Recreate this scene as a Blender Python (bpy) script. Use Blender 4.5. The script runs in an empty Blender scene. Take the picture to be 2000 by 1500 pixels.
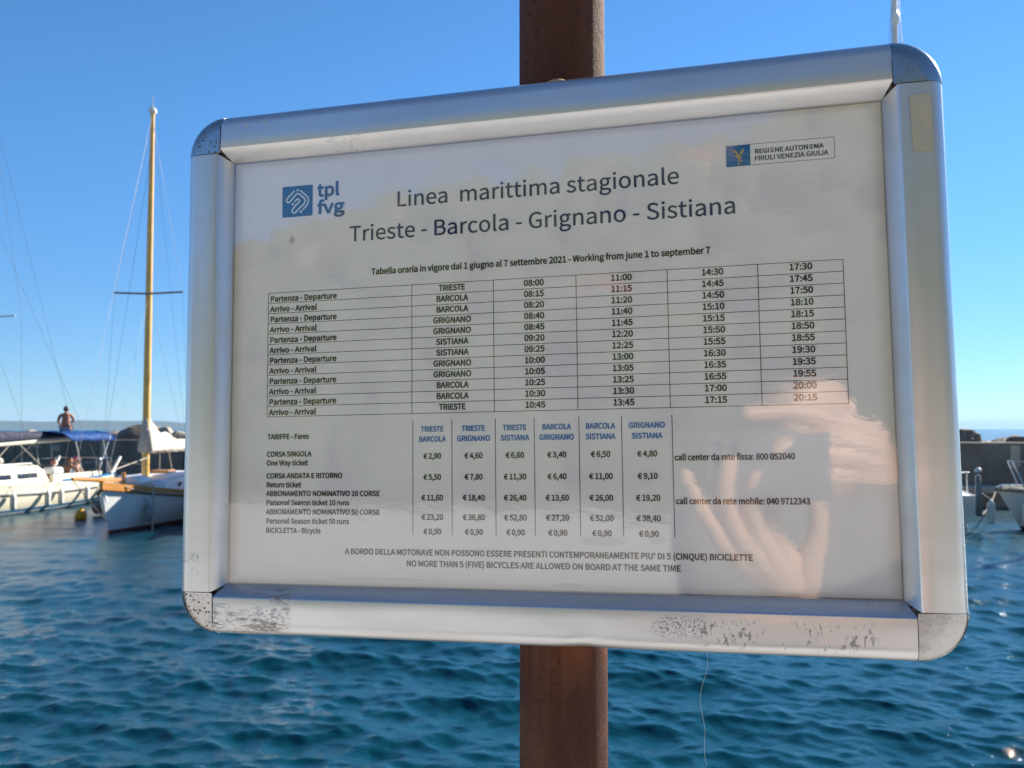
import bpy, bmesh, math, random
import numpy as np
from mathutils import Vector, Matrix, Quaternion, noise as mnoise

random.seed(7)
R = math.radians
sc = bpy.context.scene
col = sc.collection

# ------------------------------------------------------------ camera, sky, sun, exposure
EYE = 1.5            # camera height above the quay
WATER = -1.0         # sea level below the quay
cam_d = bpy.data.cameras.new('camera')
cam = bpy.data.objects.new('camera', cam_d); col.objects.link(cam)
cam.location = (0, 0, EYE); cam.rotation_euler = (R(90 + 2.83), 0, 0)
cam_d.sensor_width = 36; cam_d.lens = 32.04
cam_d.clip_start = 0.01; cam_d.clip_end = 60000
cam_d.dof.use_dof = True; cam_d.dof.focus_distance = 0.545; cam_d.dof.aperture_fstop = 24
sc.camera = cam

SUN_AZ, SUN_EL = R(48), R(31)
SUN = Vector((math.sin(SUN_AZ) * math.cos(SUN_EL), math.cos(SUN_AZ) * math.cos(SUN_EL), math.sin(SUN_EL)))
w = bpy.data.worlds.new('World'); sc.world = w; w.use_nodes = True
nt = w.node_tree; bg = nt.nodes['Background']
sky = nt.nodes.new('ShaderNodeTexSky'); sky.sky_type = 'NISHITA'; sky.sun_disc = False
sky.sun_elevation = SUN_EL; sky.sun_rotation = SUN_AZ
sky.altitude = 0; sky.air_density = 0.8; sky.dust_density = 0.0; sky.ozone_density = 6.0
wb = nt.nodes.new('ShaderNodeVectorMath'); wb.operation = 'MULTIPLY'; wb.inputs[1].default_value = (0.70, 1.04, 1.13)   # the camera's colour response
nt.links.new(sky.outputs[0], wb.inputs[0]); # a tint that dims the sky colour low over the horizon, the same all the way round
tcw = nt.nodes.new('ShaderNodeTexCoord'); sxy = nt.nodes.new('ShaderNodeSeparateXYZ'); mr = nt.nodes.new('ShaderNodeMapRange'); mr.interpolation_type = 'SMOOTHSTEP'
mr.inputs[1].default_value = 0.0; mr.inputs[2].default_value = 0.34
mxw = nt.nodes.new('ShaderNodeMix'); mxw.data_type = 'RGBA'; mxw.inputs[6].default_value = (0.86, 0.70, 0.72, 1); mxw.inputs[7].default_value = (1, 1, 1, 1)
w2 = nt.nodes.new('ShaderNodeVectorMath'); w2.operation = 'MULTIPLY'
nt.links.new(tcw.outputs['Generated'], sxy.inputs[0]); nt.links.new(sxy.outputs[2], mr.inputs[0]); nt.links.new(mr.outputs[0], mxw.inputs[0])
nt.links.new(wb.outputs[0], w2.inputs[0]); nt.links.new(mxw.outputs[2], w2.inputs[1]); nt.links.new(w2.outputs[0], bg.inputs['Color']); bg.inputs['Strength'].default_value = 0.067
sl = bpy.data.lights.new('sun', 'SUN'); sl.energy = 5.0; sl.angle = R(0.53); sl.color = (1.0, 0.91, 0.78)
so = bpy.data.objects.new('sun', sl); col.objects.link(so); so.rotation_euler = SUN.to_track_quat('Z', 'Y').to_euler()
so.location = SUN * 50
sc.view_settings.view_transform = 'Standard'; sc.view_settings.look = 'None'
sc.view_settings.exposure = 1.32; sc.view_settings.gamma = 1.0
sc.view_settings.use_curve_mapping = False
sc.cycles.use_denoising = True
sc.cycles.max_bounces = 8; sc.cycles.transparent_max_bounces = 16
sc.cycles.caustics_reflective = False; sc.cycles.caustics_refractive = False
sc.cycles.sample_clamp_indirect = 6.0

# ------------------------------------------------------------ helpers
class NT:
    """small helper to wire shader nodes"""
    def __init__(s, name):
        s.m = bpy.data.materials.new(name); s.m.use_nodes = True
        s.t = s.m.node_tree; s.N = s.t.nodes; s.L = s.t.links
        s.b = s.N['Principled BSDF']; s.out = s.N['Material Output']
    def node(s, typ, **kw):
        n = s.N.new(typ)
        for k, v in kw.items(): setattr(n, k, v)
        return n
    def put(s, inp, v):
        if isinstance(v, bpy.types.NodeSocket): s.L.new(v, inp)
        elif isinstance(v, (tuple, list)) and inp.type == 'RGBA' and len(v) == 3: inp.default_value = (*v, 1)
        else: inp.default_value = v
    def math(s, op, a, b=0.0, c=0.0, clamp=False):
        n = s.node('ShaderNodeMath', operation=op, use_clamp=clamp)
        s.put(n.inputs[0], a); s.put(n.inputs[1], b); s.put(n.inputs[2], c); return n.outputs[0]
    def mul(s, *a):
        r = a[0]
        for x in a[1:]: r = s.math('MULTIPLY', r, x)
        return r
    def ss(s, x, lo, hi, a=0.0, b=1.0):
        n = s.node('ShaderNodeMapRange', interpolation_type='SMOOTHSTEP')
        s.put(n.inputs[0], x); n.inputs[1].default_value = lo; n.inputs[2].default_value = hi
        n.inputs[3].default_value = a; n.inputs[4].default_value = b; return n.outputs[0]
    def coord(s, kind='Object', scale=(1, 1, 1), loc=(0, 0, 0), rot=(0, 0, 0)):
        tc = s.node('ShaderNodeTexCoord'); mp = s.node('ShaderNodeMapping')
        s.L.new(tc.outputs[kind], mp.inputs[0])
        mp.inputs['Scale'].default_value = scale; mp.inputs['Location'].default_value = loc; mp.inputs['Rotation'].default_value = rot
        return mp.outputs[0]
    def xyz(s, v):
        n = s.node('ShaderNodeSeparateXYZ'); s.put(n.inputs[0], v); return n.outputs
    def noise(s, vec, scale, detail=3.0, rough=0.5, dist=0.0):
        n = s.node('ShaderNodeTexNoise'); s.put(n.inputs['Vector'], vec)
        n.inputs['Scale'].default_value = scale; n.inputs['Detail'].default_value = detail
        n.inputs['Roughness'].default_value = rough; n.inputs['Distortion'].default_value = dist
        return n.outputs['Fac']
    def vor(s, vec, scale, rnd=1.0, dim='3D'):
        n = s.node('ShaderNodeTexVoronoi', voronoi_dimensions=dim); s.put(n.inputs['Vector'], vec)
        n.inputs['Scale'].default_value = scale; n.inputs['Randomness'].default_value = rnd
        return n.outputs['Distance']
    def mix(s, f, a, b):
        n = s.node('ShaderNodeMix', data_type='RGBA')
        s.put(n.inputs[0], f); s.put(n.inputs[6], a); s.put(n.inputs[7], b); return n.outputs[2]
    def bump(s, h, strength=0.3, dist=0.01, normal=None):
        n = s.node('ShaderNodeBump'); s.put(n.inputs['Height'], h)
        n.inputs['Strength'].default_value = strength; n.inputs['Distance'].default_value = dist
        if normal is not None: s.put(n.inputs['Normal'], normal)
        return n.outputs[0]
    def set(s, **kw):
        for k, v in kw.items():
            s.put(s.b.inputs[{'color': 'Base Color', 'rough': 'Roughness', 'metal': 'Metallic', 'normal': 'Normal',
                              'spec': 'Specular IOR Level', 'ior': 'IOR', 'coat': 'Coat Weight'}[k]], v)
        return s.m

def simple(name, c, rough=0.5, metal=0.0, var=0.12, scale=8.0, bump=0.0, bscale=40.0, bdist=0.01, c2=None):
    n = NT(name); v = n.coord()
    f = n.noise(v, scale, 4, 0.6)
    d = tuple(x * (1 - var * 2) for x in c) if c2 is None else c2
    n.set(color=n.mix(n.ss(f, 0.3, 0.7), d, c), rough=n.ss(f, 0.2, 0.8, rough * 0.85, min(1, rough * 1.15)), metal=metal)
    if bump: n.set(normal=n.bump(n.noise(v, bscale, 4, 0.6), bump, bdist))
    return n.m

def mesh_obj(name, bm, mats=None, parent=None, smooth=False, label=None, auto=None):
    if isinstance(bm, bmesh.types.BMesh):
        me = bpy.data.meshes.new(name); bm.to_mesh(me); bm.free()
    else: me = bm
    o = bpy.data.objects.new(name, me); col.objects.link(o)
    if mats is not None and not me.materials:
        for m in (mats if isinstance(mats, (list, tuple)) else [mats]): me.materials.append(m)
    if smooth:
        me.polygons.foreach_set('use_smooth', [True] * len(me.polygons))
        if auto: me.set_sharp_from_angle(angle=R(auto))
    if parent is not None: o.parent = parent
    if label: o['label'] = label
    return o

def tag(o, label, cat, group=None):
    o['label'] = label; o['category'] = cat
    if group: o['group'] = group
    return o
def struct(o): o['kind'] = 'structure'; return o
def thing(name, label, cat, loc=(0, 0, 0), rz=0.0, group=None):
    o = bpy.data.objects.new(name, None); col.objects.link(o)
    o.location = loc; o.rotation_euler = (0, 0, rz); o.empty_display_size = 0.1
    return tag(o, label, cat, group)
def copy_tree(o, parent=None):
    kids = list(o.children); c = o.copy(); col.objects.link(c); c.parent = parent
    for k in kids: copy_tree(k, c)
    return c

def bm_box(bm, lo, hi, bev=0.0, mat=0, M=None):
    r = bmesh.ops.create_cube(bm, size=1.0); vs = r['verts']
    for v in vs:
        v.co = Vector((lo[i] + (v.co[i] + 0.5) * (hi[i] - lo[i]) for i in range(3)))
        if M is not None: v.co = M @ v.co
    fs = {f for v in vs for f in v.link_faces}
    for f in fs: f.material_index = mat
    if bev:
        es = list({e for v in vs for e in v.link_edges})
        bmesh.ops.bevel(bm, geom=es, offset=bev, segments=2, affect='EDGES', profile=0.5)
    return bm
def box(lo, hi, bev=0.0):
    bm = bmesh.new(); bm_box(bm, lo, hi, bev); return bm
def bm_tube(bm, pts, rad, n=8, mat=0, closed_ends=True, flat=1.0):
    pts = [Vector(p) for p in pts]
    rads = rad if isinstance(rad, (list, tuple)) else [rad] * len(pts)
    rings = []; up = None
    for i, p in enumerate(pts):
        d = (pts[min(i + 1, len(pts) - 1)] - pts[max(i - 1, 0)]).normalized()
        if up is None:
            up = Vector((0, 0, 1)) if abs(d.z) < 0.9 else Vector((1, 0, 0))
        a = d.cross(up).normalized(); b = a.cross(d).normalized(); up = b
        rings.append([bm.verts.new(p + a * rads[i] * math.cos(2 * math.pi * k / n) + b * rads[i] * flat * math.sin(2 * math.pi * k / n)) for k in range(n)])
    for r0, r1 in zip(rings, rings[1:]):
        for k in range(n):
            f = bm.faces.new((r0[k], r0[(k + 1) % n], r1[(k + 1) % n], r1[k])); f.material_index = mat
    if closed_ends:
        f = bm.faces.new(list(reversed(rings[0]))); f.material_index = mat
        f = bm.faces.new(rings[-1]); f.material_index = mat
    return bm
def tube(pts, rad, n=8, **k): return bm_tube(bmesh.new(), pts, rad, n, **k)
def sag(a, b, s, n=8):
    a = Vector(a); b = Vector(b)
    return [a.lerp(b, i / n) - Vector((0, 0, s * 4 * (i / n) * (1 - i / n))) for i in range(n + 1)]
def bm_lathe(bm, prof, n=20, axis_pt=(0, 0, 0), mat=0, sx=1.0, sy=1.0):
    c = Vector(axis_pt); rings = []
    for r, z in prof:
        rings.append([bm.verts.new(c + Vector((r * sx * math.cos(2 * math.pi * k / n), r * sy * math.sin(2 * math.pi * k / n), z))) for k in range(n)])
    for r0, r1 in zip(rings, rings[1:]):
        for k in range(n):
            f = bm.faces.new((r0[k], r0[(k + 1) % n], r1[(k + 1) % n], r1[k])); f.material_index = mat
    if prof[0][0] > 1e-5: bm.faces.new(list(reversed(rings[0]))).material_index = mat
    if prof[-1][0] > 1e-5: bm.faces.new(rings[-1]).material_index = mat
    return bm
def lathe(prof, n=20, **k): return bm_lathe(bmesh.new(), prof, n, **k)

def skin_mesh(verts, edges, subdiv=2):
    """verts: list of (pos, radius or (rx, ry)); one continuous skinned body"""
    me = bpy.data.meshes.new('skin'); me.from_pydata([v[0] for v in verts], edges, [])
    o = bpy.data.objects.new('skin', me); col.objects.link(o)
    m = o.modifiers.new('s', 'SKIN')
    for i, v in enumerate(me.skin_vertices[0].data):
        r = verts[i][1]; v.radius = r if isinstance(r, (tuple, list)) else (r, r)
        v.use_root = (i == 0)
    s = o.modifiers.new('d', 'SUBSURF'); s.levels = s.render_levels = subdiv
    dg = bpy.context.evaluated_depsgraph_get(); dg.update()
    res = bpy.data.meshes.new_from_object(o.evaluated_get(dg))
    bpy.data.objects.remove(o); bpy.data.meshes.remove(me)
    return res
def join_meshes(name, ms):
    bm = bmesh.new()
    for m in ms: bm.from_mesh(m)
    return bm

# ------------------------------------------------------------ materials of the setting
def m_water():
    n = NT('sea_water'); v = n.coord('Object')
    h1 = n.noise(n.coord('Object', scale=(1.0, 1.35, 1)), 9.0, 3, 0.55, 0.4)
    at = n.node('ShaderNodeAttribute', attribute_name='far')
    far = at.outputs['Fac']
    body = n.noise(v, 0.05, 2, 0.5)
    n.set(color=n.mix(n.ss(body, 0.35, 0.65), (0.001, 0.036, 0.056), (0.003, 0.055, 0.078)),
          rough=n.ss(far, 0.0, 1.0, 0.03, 0.22), ior=1.34, normal=n.bump(n.math('ADD', h1, n.mul(n.noise(n.coord('Object', scale=(1.0, 1.8, 1)), 26.0, 3, 0.6, 0.3), 0.35)), 0.5, 0.022))
    return n.m
def m_stone(name, c, c2, scale=2.0, bump=0.6, rough=0.85, bd=0.03):
    n = NT(name); v = n.coord('Object')
    f = n.noise(v, scale, 6, 0.65); g = n.noise(v, scale * 6, 4, 0.6)
    k = n.mix(n.ss(f, 0.32, 0.68), c, c2)
    n.set(color=n.mix(n.mul(n.ss(g, 0.55, 0.75), 0.4), k, tuple(x * 0.55 for x in c)), rough=rough,
          normal=n.bump(n.math('ADD', f, n.mul(g, 0.4)), bump, bd))
    return n.m
M_WATER = m_water()
M_ROCK = m_stone('rock_dark', (0.10, 0.078, 0.06), (0.21, 0.18, 0.15), 1.6, 0.9)
M_ROCK2 = m_stone('rock_pale', (0.30, 0.26, 0.21), (0.42, 0.37, 0.30), 1.6, 0.9)
M_ROCK3 = m_stone('rock_rusty', (0.24, 0.12, 0.07), (0.30, 0.20, 0.13), 2.2, 0.9)
M_WALL = m_stone('breakwater_concrete', (0.13, 0.12, 0.11), (0.20, 0.19, 0.175), 0.7, 0.5)
M_LEDGE = m_stone('ledge_concrete', (0.34, 0.31, 0.27), (0.42, 0.39, 0.34), 1.2, 0.4)
M_QUAY = m_stone('quay_stone', (0.52, 0.49, 0.44), (0.60, 0.57, 0.52), 1.1, 0.3)
M_HILL = m_stone('far_hillside', (0.035, 0.065, 0.05), (0.06, 0.08, 0.06), 0.004, 0.2, 0.95, 4)
M_SLOPE = m_stone('wooded_slope', (0.045, 0.07, 0.03), (0.11, 0.10, 0.055), 0.12, 0.8, 0.95, 0.5)
M_SAND = m_stone('promenade', (0.52, 0.48, 0.42), (0.58, 0.54, 0.48), 0.6, 0.2)

# ------------------------------------------------------------ the sea (polar grid, real waves)
def build_sea():
    hv = EYE - WATER
    rr = [1.2]
    while rr[-1] < 26000:
        r = rr[-1]; rr.append(r + max(0.022 if r > 5 else 0.07, 1.45 * r * r / hv / 1780 if r > 5 else 0))
    rr = np.array(rr); nr = len(rr)
    th = np.radians(np.linspace(-50, 50, 1001)); na = len(th)
    Rr, Th = np.meshgrid(rr, th, indexing='ij')
    X = (Rr * np.sin(Th)).ravel(); Y = (Rr * np.cos(Th)).ravel()
    step = np.gradient(rr); step = np.repeat(step, na)
    lat = np.repeat(rr * (th[1] - th[0]), na)
    rng = np.random.default_rng(5)
    Z = np.zeros_like(X); DX = np.zeros_like(X); DY = np.zeros_like(X); lost = np.zeros_like(X)
    lams = np.concatenate([np.geomspace(0.13, 0.5, 46), np.geomspace(0.45, 1.6, 40), np.geomspace(1.5, 6.0, 18)])
    for i, lam in enumerate(lams):
        a = rng.normal(R(-100), R(38) if lam < 1 else R(26))     # travel direction, mostly towards the quay
        k = 2 * math.pi / lam; kx, ky = k * math.cos(a), k * math.sin(a)
        slope = (0.046 if lam < 0.5 else (0.037 if lam < 1.6 else 0.017))
        slope *= rng.uniform(0.6, 1.4)
        need = np.maximum(step * abs(math.sin(a)), lat * abs(math.cos(a))) * 3.0
        fade = np.clip((lam - need) / (0.5 * lam), 0, 1)
        ph = kx * X + ky * Y + rng.uniform(0, 2 * math.pi)
        amp = slope / k
        gust = (0.75 + 0.35 * np.sin(X * 0.21 + i) * np.sin(Y * 0.13 + 2 * i)) * (1.0 - 0.62 * np.exp(-((X + 11) / 5.5) ** 2 - ((Y - 19) / 7.5) ** 2))
        A = amp * fade * gust
        Z += A * np.sin(ph)
        c = np.cos(ph) * A * 0.75
        DX += c * math.cos(a); DY += c * math.sin(a)
        lost += slope ** 2 / 2 * (1 - fade)
    co = np.stack([X + DX, Y + DY, WATER + Z], 1).astype(np.float32)
    idx = np.arange(nr * na).reshape(nr, na)
    q = np.stack([idx[:-1, :-1], idx[:-1, 1:], idx[1:, 1:], idx[1:, :-1]], -1).reshape(-1, 4)
    me = bpy.data.meshes.new('sea')
    me.vertices.add(len(co)); me.vertices.foreach_set('co', co.ravel())
    me.loops.add(q.size); me.loops.foreach_set('vertex_index', q[:, ::-1].ravel())
    me.polygons.add(len(q)); me.polygons.foreach_set('loop_start', np.arange(0, q.size, 4)); me.polygons.foreach_set('loop_total', np.full(len(q), 4))
    me.polygons.foreach_set('use_smooth', np.ones(len(q), bool))
    me.update(calc_edges=True)
    at = me.attributes.new('far', 'FLOAT', 'POINT')
    at.data.foreach_set('value', np.clip(np.sqrt(lost) / math.sqrt(lost.max()), 0, 1).astype(np.float32))
    me.materials.append(M_WATER)
    o = bpy.data.objects.new('sea', me); col.objects.link(o); struct(o)
build_sea()

# sea bed far below so that nothing is empty under the water; quay under the sign; slope behind
def grid_surface(name, xs, ys, f, mat):
    bm = bmesh.new(); V = [[bm.verts.new((x, y, f(x, y))) for x in xs] for y in ys]
    for j in range(len(ys) - 1):
        for i in range(len(xs) - 1): bm.faces.new((V[j][i], V[j][i + 1], V[j + 1][i + 1], V[j + 1][i]))
    return struct(mesh_obj(name, bm, mat, smooth=True))

quay = struct(mesh_obj('quay', box((-60, -26, -2.2), (60, 1.12, -0.06), 0.0), M_QUAY))
bm = bmesh.new()                                     # coping and paving slabs of the quay, real joints
for i in range(-22, 22):
    bm_box(bm, (i * 1.2 + 0.004, 0.55, -0.055), (i * 1.2 + 1.196, 1.15, 0.0), 0.006)
cp = struct(mesh_obj('quay_coping', bm, M_LEDGE))
bm = bmesh.new()
for j in range(30):
    for i in range(-20, 20):
        z = random.uniform(-0.003, 0.0)
        bm_box(bm, (i * 0.8 + (0.4 if j % 2 else 0) + 0.004, 0.545 - (j + 1) * 0.5 + 0.004, -0.055), (i * 0.8 + (0.4 if j % 2 else 0) + 0.796, 0.545 - j * 0.5 - 0.004, z))
pv = struct(mesh_obj('quay_paving', bm, M_QUAY))

def slope_h(x, y):
    t = (-y - 45) / 190.0
    if t <= 0: return -0.07
    s = min(1, t); s = s * s * (3 - 2 * s)
    ridge = 88 + 6 * math.sin(x * 0.013 + 1) + 4 * math.sin(x * 0.031) - 0.045 * max(0, -x)
    h = ridge * s + 3.0 * s * mnoise.noise(Vector((x * 0.03, y * 0.03, 0)))
    if t > 1: h -= (t - 1) * 12
    return h
grid_surface('promenade', [-420, -60, 60, 420], [-46, -26, -13.9], lambda x, y: -0.065, M_SAND)
grid_surface('wooded_hill', [x * 15.0 for x in range(-34, 22)], [-330 + j * 12.0 for j in range(25)], slope_h, M_SLOPE)

# far coast: low hills across the gulf, left of the sign
def far_h(x, y):
    u = (x + 9000) / 9000.0
    e = max(0, min(1, (x + 9600) / 800)) * max(0, min(1, (-700 - x) / 2600))
    prof = 70 + 16 * math.sin(x * 0.0011 + 0.5) + 9 * math.sin(x * 0.0031) + 4 * math.sin(x * 0.009)
    d = math.exp(-((y - 8600) / 520) ** 2)
    return WATER - 2 + (prof * e + 3) * d
grid_surface('hills', [-9700 + i * 90 for i in range(104)], [7300 + j * 200 for j in range(14)], far_h, M_HILL)

# sea air between here and the far coast
hz = bpy.data.materials.new('sea_haze'); hz.use_nodes = True
for n_ in list(hz.node_tree.nodes):
    if n_.type == 'BSDF_PRINCIPLED': hz.node_tree.nodes.remove(n_)
pvn = hz.node_tree.nodes.new('ShaderNodeVolumePrincipled'); pvn.inputs['Density'].default_value = 4e-5; pvn.inputs['Color'].default_value = (0.42, 0.68, 1.0, 1)
hz.node_tree.links.new(pvn.outputs[0], hz.node_tree.nodes['Material Output'].inputs['Volume'])
ho = mesh_obj('haze', box((-24000, -2200, -45), (24000, 27500, 170)), hz); ho['kind'] = 'stuff'

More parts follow.
